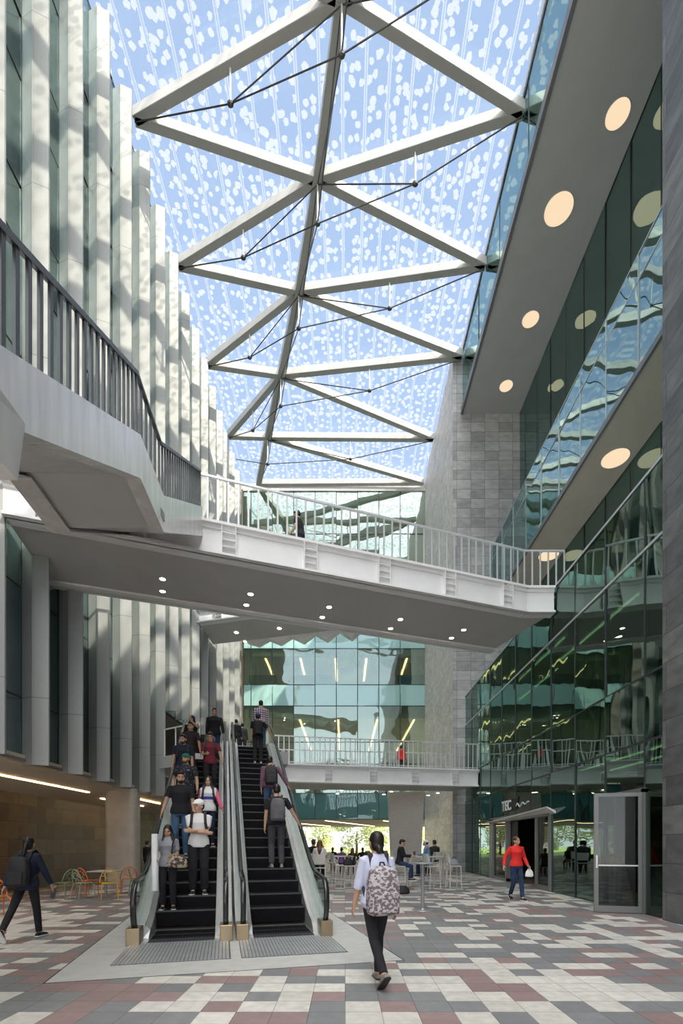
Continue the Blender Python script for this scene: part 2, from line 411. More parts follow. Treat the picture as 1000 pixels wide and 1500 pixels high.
# bright lobe added to the sky above the sun, as fill light
dt = N.new('ShaderNodeVectorMath'); dt.operation = 'DOT_PRODUCT'; L.new(tc.outputs['Generated'], dt.inputs[0]); dt.inputs[1].default_value = V((.20, -.36, .91)).normalized()
gl_ = N.new('ShaderNodeMapRange'); gl_.inputs[1].default_value = .66; gl_.inputs[2].default_value = 1; gl_.interpolation_type = 'SMOOTHSTEP'; L.new(dt.outputs['Value'], gl_.inputs[0])
mx = N.new('ShaderNodeMix'); mx.data_type = 'RGBA'; L.new(gl_.outputs[0], mx.inputs[0]); L.new(rp.outputs[0], mx.inputs[6]); mx.inputs[7].default_value = (4.4, 4.3, 4.15, 1)
L.new(mx.outputs[2], bg.inputs[0]); bg.inputs[1].default_value = 1.0
vs = scn.view_settings; vs.view_transform = 'Standard'; vs.look = 'None'; vs.gamma = 1; vs.use_curve_mapping = False
vs.exposure = .8
cy = scn.cycles
cy.use_denoising = True
try: cy.denoiser = 'OPENIMAGEDENOISE'
except Exception: pass
cy.max_bounces = 8; cy.diffuse_bounces = 4; cy.glossy_bounces = 5; cy.transparent_max_bounces = 20; cy.transmission_bounces = 4
cy.sample_clamp_indirect = 4; cy.sample_clamp_direct = 0; cy.caustics_refractive = False; cy.blur_glossy = .3

XL, XR, XU = -8.12, 6.55, 9.5       # glass planes: left, lower right, upper right
YB = 35.0                            # back facade
YT = 26.0                            # stone tower
ROOF = 28.2
NEWR = 24.9                          # tall soffit

# ================================================================== ground and walls
b = MB(); b.box(-16, 18, -14, 52, -.3, 0); struct(b, 'floor', M['paving'])
b = MB(); b.box(-90, 90, 52, 140, -.3, -.02); struct(b, 'ground_lawn', M['grass'])
b = MB(); b.box(-90, 90, -60, -14, -.3, -.01); struct(b, 'ground_street', M['concrete_pad'])
# stone pier beside the camera and stone tower
b = MB(); b.box(6.39, XU + .2, -14, 9.62, 0, 28.3); struct(b, 'wall_pier', M['pier_stone'])
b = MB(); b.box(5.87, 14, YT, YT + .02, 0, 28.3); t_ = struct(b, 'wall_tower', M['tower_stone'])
b = MB(); b.box(5.87, 14, YT + .02, YB + .1, 0, 28.3); struct(b, 'wall_tower_side', M['tower_side_sunlit_stone'])
# top soffit of the right block, its fascia, the ledge below it, the terrace
b = MB(); b.box(6.42, 14, -14, YT - .01, NEWR, NEWR + .3); struct(b, 'ceiling_overhang', M['soffit_grey'])
b = MB(); b.box(6.30, 6.42, -14, YT - .01, NEWR - .05, NEWR + .32); struct(b, 'trim_overhang', M['fascia_dark'])
b = MB(); b.box(7.93, 14, 9.63, YT - .01, 14.2, 14.55); struct(b, 'ceiling_ledge', M['soffit_warm'])
b = MB(); b.box(7.85, 7.93, 9.63, YT - .01, 14.15, 14.32); struct(b, 'trim_ledge', M['fascia_dark'])
b = MB(); b.box(XR + .1, 14, 9.63, YT - .01, 8.9, 9.42); struct(b, 'floor_terrace', M['soffit_grey'])
# inside of the right block
b = MB(); b.box(13.9, 14.1, 9.63, YT, 0, 28.2); struct(b, 'wall_inner_right', M['interior_wall'])
b = MB(); b.box(XR + .12, 13.9, 9.63, YT, 3.85, 5.05); struct(b, 'floor_right_first', M['interior_ceiling'])
for z in (18.7, 22.0):
    b = MB(); b.box(XU + .15, 13.9, 9.63, YT, z, z + .4); struct(b, 'floor_right_upper', M['interior_ceiling'])
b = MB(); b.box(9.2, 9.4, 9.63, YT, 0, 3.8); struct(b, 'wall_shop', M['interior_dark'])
b = MB(); b.box(11.6, 11.8, 9.63, YT, 5.1, 8.85); struct(b, 'wall_right_first', M['interior_teal'])
b = MB(); b.box(6.35, 14.1, -14, YT, 28.25, 28.4); struct(b, 'ceiling_right_roof', M['soffit_grey'])

# left block: arcade, floors, back walls
b = MB(); b.box(-10.9, -10.7, -10, 33, 0, 3.3); struct(b, 'wall_left', M['brown_tile'])
b = MB(); b.prism([(-8.0, -10, 3.62), (-10.75, -10, 3.18), (-10.75, -10, 3.5), (-8.0, -10, 3.75)], (0, 43, 0)); struct(b, 'ceiling_arcade', M['soffit_warm'])
b = MB(); b.box(-8.2, -7.98, -10, 19.95, 3.58, 3.66); struct(b, 'trim_1', M['fascia_dark'])
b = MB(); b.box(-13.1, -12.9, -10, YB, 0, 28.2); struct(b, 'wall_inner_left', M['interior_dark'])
for z in (4.6, 8.9, 13.2, 17.4, 21.7, 25.9):
    b = MB(); b.box(-12.9, XL - .15, -10, YB, z, z + .5); struct(b, 'floor_left', M['interior_ceiling'])
b = MB(); b.box(-13.1, -8.3, -10, YB, 28.2, 28.4); struct(b, 'ceiling_left_roof', M['soffit_grey'])
b = MB(); b.box(-12.9, -8.3, 33, 33.2, 0, 28.2); struct(b, 'wall_end_left', M['interior_wall'])

# back block: passage ceiling, floors, far wall
b = MB(); b.box(-13, 14, YB + .15, 52, 3.3, 3.6); struct(b, 'ceiling_passage', M['soffit_warm'])
b = MB(); b.box(-13, 14, YB + .15, 52, 10.75, 12.9); struct(b, 'floor_back_second', M['interior_ceiling'])
b = MB(); b.box(-13, 14, YB + .15, 52, 15.3, 17.2); struct(b, 'floor_back_third', M['interior_ceiling'])
b = MB(); b.box(-13, 14, YB + .15, 52, 19.6, 21.5); struct(b, 'floor_back_fourth', M['interior_ceiling'])
b = MB(); b.box(-13, 14, 51.8, 52, 3.3, 28.2); struct(b, 'wall_back', M['interior_wall'])
b = MB(); b.box(-13, 14, YB + .15, 52, 27.6, 28.0); struct(b, 'ceiling_back_roof', M['soffit_grey'])
b = MB(); b.box(-13, -7.6, YB + .05, YB + .25, 0, 28.2); struct(b, 'wall_back_left', M['interior_wall'])
b = MB(); b.box(5.9, 14, YB + .15, YB + .35, 0, 28.2); struct(b, 'wall_back_right', M['interior_wall'])
# panels seen behind the back glass
for x0, x1, mm in ((-7.3, -5.2, 'brown_panel'), (-4.2, -2.1, 'brown_panel'), (-2.0, -1.0, 'blue_panel'), (4.0, 6.3, 'blue_panel')):
    b = MB(); b.box(x0, x1, YB + 1.4, YB + 1.55, 12.91, 14.35); struct(b, 'wall_panel', M[mm])

# ================================================================== curtain walls, one window per bay
wn_ = [0]
def bay_x(X, y0, y1, rows, mats, frame, side, name_frame='window_frame', fw=.05, tilt=.0):
    """one bay in a plane of constant X; rows: z levels; side: +1 when the hall lies towards +x"""
    wn_[0] += 1
    f = MB()
    d = .10
    f.box(X - d, X + .015 * side if side > 0 else X + d, y0 - fw / 2, y0 + fw / 2, rows[0], rows[-1]) if side > 0 else f.box(X - .015, X + d, y0 - fw / 2, y0 + fw / 2, rows[0], rows[-1])
    for z in rows:
        if side > 0: f.box(X - d, X + .012, y0, y1, z - fw / 2, z + fw / 2)
        else: f.box(X - .012, X + d, y0, y1, z - fw / 2, z + fw / 2)
    root = struct(f, 'window_%d' % wn_[0], frame)
    for i in range(len(rows) - 1):
        p = MB(); e = random.uniform(-tilt, tilt); g = random.uniform(-tilt, tilt)
        za, zb, ya, yb = rows[i] + .01, rows[i + 1] - .01, y0 + .008, y1 - .008
        q = [(-e - g, ya, za), (-e + g, yb, za), (e + g, yb, zb), (e - g, ya, zb)]
        p.prism([(X + a * (za * 0 + 1), y, z) for a, y, z in q], (-.02 * side, 0, 0))
        p.build('pane', mats[i] if isinstance(mats, list) else mats, root)
    return root
def bay_y(Y, x0, x1, rows, mats, frame, fw=.055, tilt=.0):
    wn_[0] += 1
    f = MB(); f.box(x0 - fw / 2, x0 + fw / 2, Y - .012, Y + .12, rows[0], rows[-1])
    for z in rows: f.box(x0, x1, Y - .01, Y + .1, z - fw / 2, z + fw / 2)
    root = struct(f, 'window_%d' % wn_[0], frame)
    for i in range(len(rows) - 1):
        p = MB(); e = random.uniform(-tilt, tilt); g = random.uniform(-tilt, tilt)
        za, zb, xa, xb = rows[i] + .01, rows[i + 1] - .01, x0 + .008, x1 - .008
        p.prism([(xa, Y - e - g, za), (xb, Y - e + g, za), (xb, Y + e + g, zb), (xa, Y + e - g, zb)], (0, .02, 0))
        p.build('pane', mats[i], root)
    return root

# lower right facade (the shop front takes the bottom of four bays, the open door that of one)
ys = [9.64, 10.43] + [10.43 + 1.583 * i for i in range(1, 10)] + [YT - .01]
for i in range(len(ys) - 1):
    y0, y1 = ys[i], ys[i + 1]
    lo = 0.0
    if 15.0 < (y0 + y1) / 2 < 21.5: lo = 2.62
    if i == 1: lo = 2.70
    rows = [lo, 3.77, 5.2, 7.95, 9.5]
    bay_x(XR, y0, y1, rows, M['glass_lower'], M['mullion'], -1, tilt=.012)
b = MB(); b.box(XR - .03, XR + .10, 9.64, YT - .01, 9.5, 9.56); struct(b, 'trim_2', M['mullion_light'])
b = MB(); b.box(XR - .025, XR + .1, 9.64, YT - .01, 7.92, 7.98); struct(b, 'trim_3', M['mullion_light'])
# upper right facade above the terrace
yy = [9.64] + [9.70 + 1.55 * i for i in range(1, 11)] + [YT - .01]
for i in range(len(yy) - 1):
    bay_x(XU, yy[i], yy[i + 1], [9.45, 14.2], M['glass_upper'], M['mullion'], -1, tilt=.010, fw=.035)
    bay_x(XU, yy[i], yy[i + 1], [14.55, 19.3, NEWR], M['glass_upper'], M['mullion'], -1, tilt=.012, fw=.035)
# projecting glass storey above the ledge
yz = [9.64] + [9.70 + 1.6 * i for i in range(1, 11)] + [YT - .01]
for i in range(len(yz) - 1):
    bay_x(7.92, yz[i], yz[i + 1], [14.33, 16.75, 17.45], M['glass_upper'], M['mullion_light'], -1, tilt=.012, fw=.03)
b = MB(); b.box(7.95, XU + .1, 9.63, YT - .01, 17.4, 17.55); struct(b, 'ceiling_storey', M['soffit_grey'])
# glass band between soffit and roof
for i in range(9):
    y0 = -2 + 3.11 * i
    bay_x(6.40, y0, y0 + 3.11, [NEWR + .33, ROOF], M['glass_upper'], M['mullion'], -1, tilt=.008, fw=.03)

# left facade: a window per bay behind the fins
FY = [10.45 + 1.555 * k for k in range(-6, 16)]
for y in FY[:-1]:
    lo = 3.66 if y < 19.5 else 7.5
    rows = [lo] + [z for z in (5.2, 7.95, 9.5, 12.2, 13.75, 16.45, 18.0, 20.7, 22.3, 25.0) if z > lo + .3] + [ROOF]
    bay_x(XL, y, y + 1.555, rows, M['glass_left'], M['mullion'], 1, tilt=.010, fw=.035)
# back facade
xs = [-7.42] + [-5.31 + 1.565 * i for i in range(0, 8)] 
xs = [-7.42, -6.87] + [-6.87 + 1.56 * i for i in range(1, 8)] + [5.86]
rowsB = [3.3, 5.2, 7.35, 8.95, 11.6, 13.15, 15.8, 17.35, 20.0, 21.6, 24.2, 27.35]
gb, gs = M['glass_back'], M['glass_spandrel']
mB = [gs, gb, gb, gb, gs, gb, gb, gb, gs, gb, gb]
coated('glass_spandrel_pale', (.42, .68, .65), .2)
mB = [gs, gb, gb, gb, M['glass_spandrel_pale'], gb, M['glass_spandrel_pale'], gb, M['glass_spandrel_pale'], gb, gb]
for i in range(len(xs) - 1):
    bay_y(YB, xs[i], xs[i + 1], rowsB, mB, M['mullion'], tilt=.012)
b = MB(); b.box(-7.45, 5.87, YB - .1, YB + .15, 27.3, 27.5); struct(b, 'trim_4', M['white_steel'])

# folded fins
for k, y in enumerate(FY):
    lo = 3.5 if y < 20.3 else (7.45 if y < 27 else 5.1)
    f = MB()
    sec = [(-.34, 0), (0, -.12), (.34, 0), (.34, .05), (0, .02), (-.34, .05)]
    x0 = -7.78
    f.prism([(px, py, lo) for px, py in sec], (0, 0, 27.85 - lo))
    o = f.build('facade_fin', M['fin'], kind='structure'); o.location = (x0, y, 0)

# ================================================================== roof: glass strips and white beams
nS = 18; x0r, x1r = -8.2, 6.42; wS = (x1r - x0r) / nS
for i in range(nS):
    b = MB(); b.box(x0r + i * wS + .06, x0r + (i + 1) * wS - .06, -2, YB + .3, ROOF, ROOF + .02)
    b.m[1] = 1; r_ = struct(b, 'skylight_strip', [M['roof_pane'], M['roof_glass']])
    b = MB(); b.box(x0r + i * wS - .055, x0r + i * wS - .025, -2, YB + .3, ROOF - .02, ROOF + .02).box(x0r + i * wS + .025, x0r + i * wS + .055, -2, YB + .3, ROOF - .02, ROOF + .02); b.build('glazing_bar', M['glazing_line'], r_)
BZ = 27.85
Nn = [(1.5, 6.4), (.75, 10.5), (-.1, 14.85), (-1.08, 18.9), (-2.2, 22.75), (-3.6, 26.8), (-5.0, 30.9), (-6.3, 34.9)]
Ll = [(-7.65, 4.0), (-7.65, 8.4), (-7.62, 12.9), (-7.6, 17.3), (-7.55, 21.7), (-7.55, 26.2), (-7.5, 30.8)]
Rr = [(6.4, 4.0), (6.4, 8.4), (6.4, 12.8), (6.38, 17.15), (6.36, 21.7), (6.3, 25.75), (5.72, 31.0), (5.72, 34.8)]
def beam(a, c, w=.30, d=.38):
    b = MB(); a = V((a[0], a[1], BZ)); c = V((c[0], c[1], BZ)); b.bar(a, c, w, d)
    b.build('roof_beam', M['beam_white'], kind='structure', bevel=.02)
for i in range(len(Nn) - 1): beam(Nn[i], Nn[i + 1], .38, .46)
for i in range(7):
    n = Nn[i]
    # edge nodes before and after this ridge node
    for S in (Ll, Rr):
        for q in (i, i + 1):
            if q < len(S) and abs(S[q][1] - n[1]) < 5 and not (S is Ll and i >= 6): beam(n, S[q])
beam(Nn[6], Ll[6]); beam(Nn[7], Rr[7], .30, .36)
# cable trusses hanging below the beams
def mid(a, c, t=.5): return V((a[0] + (c[0] - a[0]) * t, a[1] + (c[1] - a[1]) * t, BZ - .25))
names = ['highest cable truss under the glass roof, nearest the camera, with steel struts', 'second cable truss from the camera under the white roof beams',
         'third cable truss from the camera under the glass roof', 'fourth cable truss from the camera, above the footbridge railing', 'farthest cable truss under the roof beams, near the back glass wall']
for k, i in enumerate((2, 3, 4, 5, 6)):
    n = Nn[i]; nT = V((n[0], n[1], BZ - .25)); nB = V((n[0], n[1], 26.05))
    l = Ll[min(i + 1, 6)]; r = Rr[i]
    root = thing('cable_truss', names[k], 'cable truss', nB, 0, 'cable trusses under the roof')
    def loc(p): return p - nB
    pts = []
    if i < 6:
        lt = mid(n, l); lB = lt.copy(); lB.z = 26.42
    rt = mid(n, r); rB = rt.copy(); rB.z = 26.42
    for top, bot in ([(lt, lB)] if i < 6 else []) + [(rt, rB), (nT, nB)]:
        MB().tube([loc(top), loc(bot)], .035, 8).build('strut', M['white_steel'], root)
        MB().ell(loc(bot), (.12, .09, .09), 8, 6).build('cable_clamp', M['cable'], root)
    lE = V((l[0], l[1], BZ - .2)); rE = V((r[0], r[1], BZ - .2))
    segs = [(nB, rB), (rB, rE), (rB, nT)] + ([(lE, lB), (lB, nB), (lB, nT)] if i < 6 else [(nB, V((-7.4, 32.5, BZ - .2)))])
    segs.append((nB, V((Nn[i + 1][0], Nn[i + 1][1], BZ - .25))))
    segs.append((nB, V((Nn[i - 1][0], Nn[i - 1][1], BZ - .25))))
    for a, c in segs: MB().tube([loc(a), loc(c)], .024, 6).build('cable', M['cable'], root)

# ================================================================== lamps in the soffits
LZ = NEWR
for (x, y, r, lb) in ((8.73, 15.3, .36, 'round warm lamp in the tall soffit, the highest one in the photo'),
                      (7.87, 17.6, .50, 'largest round warm lamp in the tall soffit, below the highest one'),
                      (8.27, 21.3, .36, 'round warm lamp in the tall soffit, second from the stone tower'),
                      (8.23, 24.4, .33, 'small round warm lamp in the tall soffit, nearest the stone tower'),
                      (8.3, 11.6, .5, 'round warm lamp in the tall soffit above the stone pier')):
    t_ = thing('ceiling_lamp', lb, 'ceiling lamp', (x, y, LZ), 0, 'round lamps in the tall soffit')
    MB().disc((0, 0, -.012), r, .03, 40).build('diffuser', M['warm_lamp'], t_)
    MB().tube([(r * math.cos(a * PI / 20) * 1.02, r * math.sin(a * PI / 20) * 1.02, -.008) for a in range(41)], .014, 6).build('lamp_rim', M['soffit_grey'], t_)
for (x, y, r, lb) in ((8.88, 15.7, .42, 'round warm lamp in the narrow ledge soffit, upper of the two'),
                      (8.95, 21.0, .42, 'round warm lamp in the narrow ledge soffit just above the bridge railing')):
    t_ = thing('ceiling_lamp', lb, 'ceiling lamp', (x, y, 14.2), 0, 'round lamps in the ledge soffit')
    MB().disc((0, 0, -.012), r, .03, 40).build('diffuser', M['warm_lamp'], t_)
    MB().tube([(r * math.cos(a * PI / 20) * 1.02, r * math.sin(a * PI / 20) * 1.02, -.008) for a in range(41)], .014, 6).build('lamp_rim', M['soffit_warm'], t_)
def strip(p, q, lb, mt='led', w=.06, group=None):
    p = V(p); q = V(q)
    o = MB().bar(p, q, w, .03).build('ceiling_strip_light', M[mt]); tag(o, lb, 'strip light', group)
zl = 3.62 - .44 * (9.33 - 8.0) / 2.75 - .012
strip((-9.33, 4, zl), (-9.33, 17.4, zl), 'long warm strip light in the arcade ceiling above the brown tiled wall', w=.09)
strip((-8.9, 19.0, 3.44), (-8.9, 23, 3.44), 'short warm strip light past the concrete column, upper of the pair')
strip((-9.7, 19.0, 3.32), (-9.7, 23, 3.32), 'short warm strip light past the concrete column, lower of the pair')
gB = 'strip lights behind the back glass'
for x, w2 in ((-3.35, 'first'), (-.5, 'second'), (2.4, 'third'), (5.15, 'fourth')):
    strip((x, YB + .5, 10.72), (x, 47.5, 10.72), 'slanting warm strip light above the low footbridge, %s from the escalators' % w2, 'led_soft', .13, gB)
for x, w2 in ((-5.9, 'first'), (-3.3, 'second'), (-.7, 'third'), (1.6, 'fourth'), (4.6, 'fifth')):
    strip((x, YB + .5, 15.27), (x, 40.5, 15.27), 'short warm strip light behind the upper back glass, %s from the white fins' % w2, 'led_soft', .13, gB)
for x0_, w2 in ((-6, 'nearest the escalator'), (-1.5, 'in the middle of the passage'), (3, 'nearest the tapered column')):
    strip((x0_, 37, 3.28), (x0_ + 4.5, 49, 3.28), 'long warm strip light in the passage ceiling, %s' % w2, 'led_soft', .10, 'strip lights in the passage ceiling')
for k, (x, y0_, y1_) in enumerate(((7.6, 11, 15), (8.6, 14, 19), (7.8, 17, 22), (8.9, 20, 24.5))):
    strip((x, y0_, 8.86), (x, y1_, 8.86), 'warm strip light on the first floor behind the dark glass, %s from the door' % ('first', 'second', 'third', 'fourth')[k], 'led_soft', .08, 'strip lights behind the dark glass')
for k, (x, y0_, y1_) in enumerate(((7.4, 10.2, 15), (8.3, 10.2, 15.5))):
    strip((x, y0_, 3.82), (x, y1_, 3.82), 'warm strip light inside behind the open glass door, %s' % ('nearer the glass', 'deeper inside')[k], 'led_soft', .06)

# ================================================================== columns
b = MB(); n = 28
def rr_(cx, cy, hx, hy, r, z):
    pts = []
    for sx, sy, a0 in ((1, 1, 0), (-1, 1, 90), (-1, -1, 180), (1, -1, 270)):
        for a in range(0, 91, 15):
            t = math.radians(a0 + a); pts.append(V((cx + sx * (hx - r) + r * math.cos(t), cy + sy * (hy - r) + r * math.sin(t), z)))
    return pts
b.loft([rr_(-8.45, 18.2, .58, .34, .2, 0), rr_(-8.45, 18.2, .58, .34, .2, 3.60)])
tag(b.build('concrete_column', M['concrete'], smooth=True), 'pale rounded concrete column under the left block, beside the cafe chairs', 'column')
b = MB()
for k in range(14):
    z0, z1 = 4.3 * k / 14, 4.3 * (k + 1) / 14 - .012
    def hw(z): return .76 + .2 * z / 4.3
    b.hexa([(3.3 - hw(z0), 25.6, z0), (3.3 + hw(z0), 25.6, z0), (3.3 + hw(z0), 26.4, z0), (3.3 - hw(z0), 26.4, z0),
            (3.3 - hw(z1), 25.6, z1), (3.3 + hw(z1), 25.6, z1), (3.3 + hw(z1), 26.4, z1), (3.3 - hw(z1), 26.4, z1)])
b.hexa([(2.56, 25.62, 0), (4.04, 25.62, 0), (4.04, 26.38, 0), (2.56, 26.38, 0), (2.37, 25.62, 4.29), (4.23, 25.62, 4.29), (4.23, 26.38, 4.29), (2.37, 26.38, 4.29)])
tag(b.build('tapered_column', M['board_concrete']), 'tapered board-marked concrete column carrying the low footbridge', 'column')

# ================================================================== footbridges
def railing(root, path, top, h, gap, bar=(.012, .045), matl='rail_light', lower=None, name='railing', n_max=100, label=None):
    """railing along a path of points (heights in z): a handrail with balusters as sub-parts"""
    hb = MB()
    pts = [V(p) for p in path]
    for a, c in zip(pts[:-1], pts[1:]):
        hb.bar(a + V((0, 0, top)), c + V((0, 0, top)), .055, .05)
        if lower: hb.bar(a + V((0, 0, lower)), c + V((0, 0, lower)), .025, .03)
    r = hb.build(name, M[matl], root)
    if label: r['label'] = label
    L_ = [(c - a).length for a, c in zip(pts[:-1], pts[1:])]; tot = sum(L_); n = int(tot / gap)
    me = None
    for i in range(n + 1):
        s = min(tot * i / n, tot - 1e-4); k = 0
        while s > L_[k]: s -= L_[k]; k += 1
        a, c = pts[k], pts[k + 1]; p = a + (c - a) * (s / L_[k]); d = (c - a); ang = math.atan2(d.y, d.x)
        if me is None:
            bb = MB(); bb.box(-bar[1] / 2, bar[1] / 2, -bar[0] / 2 - .006, bar[0] / 2 + .006, 0, h); me = bb.mesh('baluster', M[matl])
        o = bpy.data.objects.new('baluster', me); COL.objects.link(o); o.parent = r
        o.location = p + V((0, 0, top - h)); o.rotation_euler = (0, 0, ang)
    return r
def girder(root, a, c, z0, z1, out, stiff, fl=.16):
    """an I-girder with ladder stiffeners between flanges; out: unit vector towards the outside"""
    a = V(a); c = V(c); out = V(out); up = V((0, 0, 1))
    g = MB()
    def slab(o0, o1, za, zb):
        g.hexa([a + out * o0 + up * za, c + out * o0 + up * za, c + out * o1 + up * za, a + out * o1 + up * za,
                a + out * o0 + up * zb, c + out * o0 + up * zb, c + out * o1 + up * zb, a + out * o1 + up * zb])
    slab(0, fl, z1 - .07, z1); slab(0, .03, z0, z1); slab(-.25, fl, z0, z0 + .05); slab(.0, fl * .45, z1 - .16, z1 - .07); slab(0, fl * .45, z0 + .05, z0 + .11)
    o = g.build('girder', M['bridge_white'], root)
    t = (c - a).normalized()
    for s in stiff:
        q = MB(); p = a + t * s
        for d in (-.17, .17):
            q.hexa([p + t * (d - .01) + up * (z0 + .05), p + t * (d + .01) + up * (z0 + .05), p + t * (d + .01) + out * fl * .95 + up * (z0 + .05), p + t * (d - .01) + out * fl * .95 + up * (z0 + .05),
                    p + t * (d - .01) + up * (z1 - .07), p + t * (d + .01) + up * (z1 - .07), p + t * (d + .01) + out * fl * .95 + up * (z1 - .07), p + t * (d - .01) + out * fl * .95 + up * (z1 - .07)])
        for k in (1, 2, 3):
            z = z0 + .05 + (z1 - z0 - .12) * k / 4
            q.hexa([p - t * .16 + up * (z - .012), p + t * .16 + up * (z - .012), p + t * .16 + out * fl * .9 + up * (z - .012), p - t * .16 + out * fl * .9 + up * (z - .012),
                    p - t * .16 + up * (z + .012), p + t * .16 + up * (z + .012), p + t * .16 + out * fl * .9 + up * (z + .012), p - t * .16 + out * fl * .9 + up * (z + .012)])
        q.build('stiffener', M['bridge_white'], o)
    return o
UP = V((0, 0, 1))
# --- high footbridge with the stair
ub = thing('footbridge', 'high white steel footbridge crossing the hall, joined by the stair', 'footbridge')
dB = V((-.947, -.32, 0)).normalized(); nB_ = V((.32, -.947, 0)).normalized()
Pn = V((6.55, 15.2, 0))
def ubp(t, w=0, z=0): return Pn + dB * t - nB_ * w + V((0, 0, z))
W = 2.85
t0 = .96; t1 = 14.8
corner = ubp(t0)
b = MB()
endN = V((6.5, corner.y, 0)); farR = ubp(.15, W); farL = ubp(14.55, W); nearL = ubp(t1)
poly = [corner, endN, farR, farL, nearL]
b.prism([p + UP * 8.74 for p in poly], (0, 0, .68)); b.build('deck', M['soffit_grey'], ub)
girder(ub, ubp(t1), corner, 8.68, 9.5, nB_, [t1 - s for s in (10.0, 7.9, 5.8, 3.72, 1.72, 12.1, 14.0)])
girder(ub, corner, endN, 8.68, 9.5, (0, -1, 0), [])
girder(ub, farL, farR, 8.68, 9.5, -nB_, [2, 4.1, 6.2, 8.3, 10.4, 12.5])
for (x, y) in ((-4.96, 13.0), (-5.2, 13.64), (-2.72, 13.79), (-2.97, 14.42), (-.48, 14.55), (-.72, 15.2), (1.78, 15.35), (1.53, 16.0), (4.0, 16.1), (3.73, 16.74)):
    o = MB().disc((0, 0, -.012), .075, .012, 20).build('downlight', M['downlight'], ub); o.location = (x, y, 8.742)
    MB().tube([(.085 * math.cos(a * PI / 8), .085 * math.sin(a * PI / 8), -.006) for a in range(17)], .012, 6).build('downlight_rim', M['white_steel'], o)
railing(ub, [ubp(10.75, .04), corner - nB_ * .04, V((6.85, corner.y + .04, 0))], 10.68, 1.18, .25)
railing(ub, [ubp(14.5, W - .05), ubp(.3, W - .05)], 10.68, 1.18, .33, label='railing along the far side of the high footbridge')
# --- low footbridge
lb_ = thing('footbridge', 'low white steel footbridge on the first floor behind the escalators', 'footbridge')
dL = V((-.981, -.195, 0)).normalized(); nL = V((.195, -.981, 0)).normalized(); Pl = V((6.5, 23.4, 0))
def lbp(t, w=0): return Pl + dL * t - nL * w
WL = 3.6
b = MB(); b.prism([lbp(0) + UP * 4.36, lbp(12.2) + UP * 4.36, lbp(12.2, WL) + UP * 4.36, lbp(-.0, WL - 1) + UP * 4.36], (0, 0, .7)); b.build('deck', M['soffit_grey'], lb_)
girder(lb_, lbp(12.2), lbp(0), 4.3, 5.14, nL, [12.2 - s for s in (1.2, 3.25, 5.3, 7.4, 9.5)])
railing(lb_, [lbp(9.9, .05), lbp(0, .05)], 6.40, 1.26, .235, lower=5.24)
railing(lb_, [lbp(9.9, WL - .3), lbp(0.2, WL - .95)], 6.40, 1.26, .30, label='railing along the far side of the low footbridge')
for (px, py) in ((500, 1158.5), (494, 1163), (573, 1160), (641, 1162), (627, 1165.5), (562, 1164)):
    Y = (4.34 - CAMZ) * 700 / (1235 - py)
    o = MB().disc((0, 0, 0), .08, .012, 16).build('downlight', M['downlight'], lb_); o.location = ((px - 505) / 700 * Y, Y, 4.345)
# --- short platform behind the high bridge
pb = thing('footbridge', 'grey underside of a third footbridge behind the high one, two floors up', 'footbridge')
q = [V((-7.5, 24.5, 0)), V((1.2, 22.2, 0)), V((1.2, 24.9, 0)), V((-7.5, 27.2, 0))]
b = MB(); b.prism([p + UP * 12.86 for p in q], (0, 0, .6)); b.build('deck', M['soffit_grey'], pb)
girder(pb, q[0], q[1], 12.8, 13.5, (-.256, -.967, 0), [1.2, 3.3])
for k in range(5):      # folded plates along its far edge
    a = q[3].lerp(q[2], .22 + k * .15); c = q[3].lerp(q[2], .22 + (k + 1) * .15); m_ = (a + c) / 2
    z = UP
    MB().prism([a + z * 12.86, c + z * 12.86, m_ + z * (12.6 - .06 * k)], (.1, .5, 0)).build('folded_plate', M['bridge_white'], pb)
for (px, py) in ((346, 927), (359, 940), (409, 921), (421, 934), (483, 930)):
    Y = 11.29 * 700 / (1235 - py)
    o = MB().disc((0, 0, 0), .10, .012, 16).build('downlight', M['downlight'], pb); o.location = ((px - 505) / 700 * Y, Y, 12.845)

# --- first floor landing at the head of the escalators
b = MB(); b.prism([(-8.1, 20.0, 4.62), (-4.9, 17.9, 4.62), (-2.2, 18.6, 4.62), (-2.9, 21.4, 4.62), (-5.5, 24.5, 4.62), (-7.9, 26.8, 4.62)], (0, 0, .48)); struct(b, 'floor_landing', M['soffit_grey'])
g = thing('guard_railing', 'white guard railing on the landing in front of the open doorway', 'railing', (0, 0, 0))
railing(g, [V((-7.4, 19.6, 0)), V((-5.6, 18.4, 0))], 6.2, 1.1, .6, bar=(.03, .03), matl='white_steel')
d = thing('entrance_door', 'orange timber door in the dark opening behind the landing', 'door', (-8.6, 21.2, 5.1))
MB().box(-.03, .03, -.9, .9, 0, 2.2).build('door_leaf', M['orange_door'], d)
MB().box(.03, .07, -.96, -.9, 0, 2.25).box(.03, .07, .9, .96, 0, 2.25).box(.03, .07, -.96, .96, 2.2, 2.27).build('door_frame', M['fascia_dark'], d)
MB().tube([(.05, .7, .9), (.08, .7, .9), (.08, .7, 1.3), (.05, .7, 1.3)], .012, 6).build('handle', M['steel'], d)

# ================================================================== stair hanging from the high bridge
st = thing('staircase', 'white folded-plate staircase with dark railing coming down from the high footbridge', 'staircase')
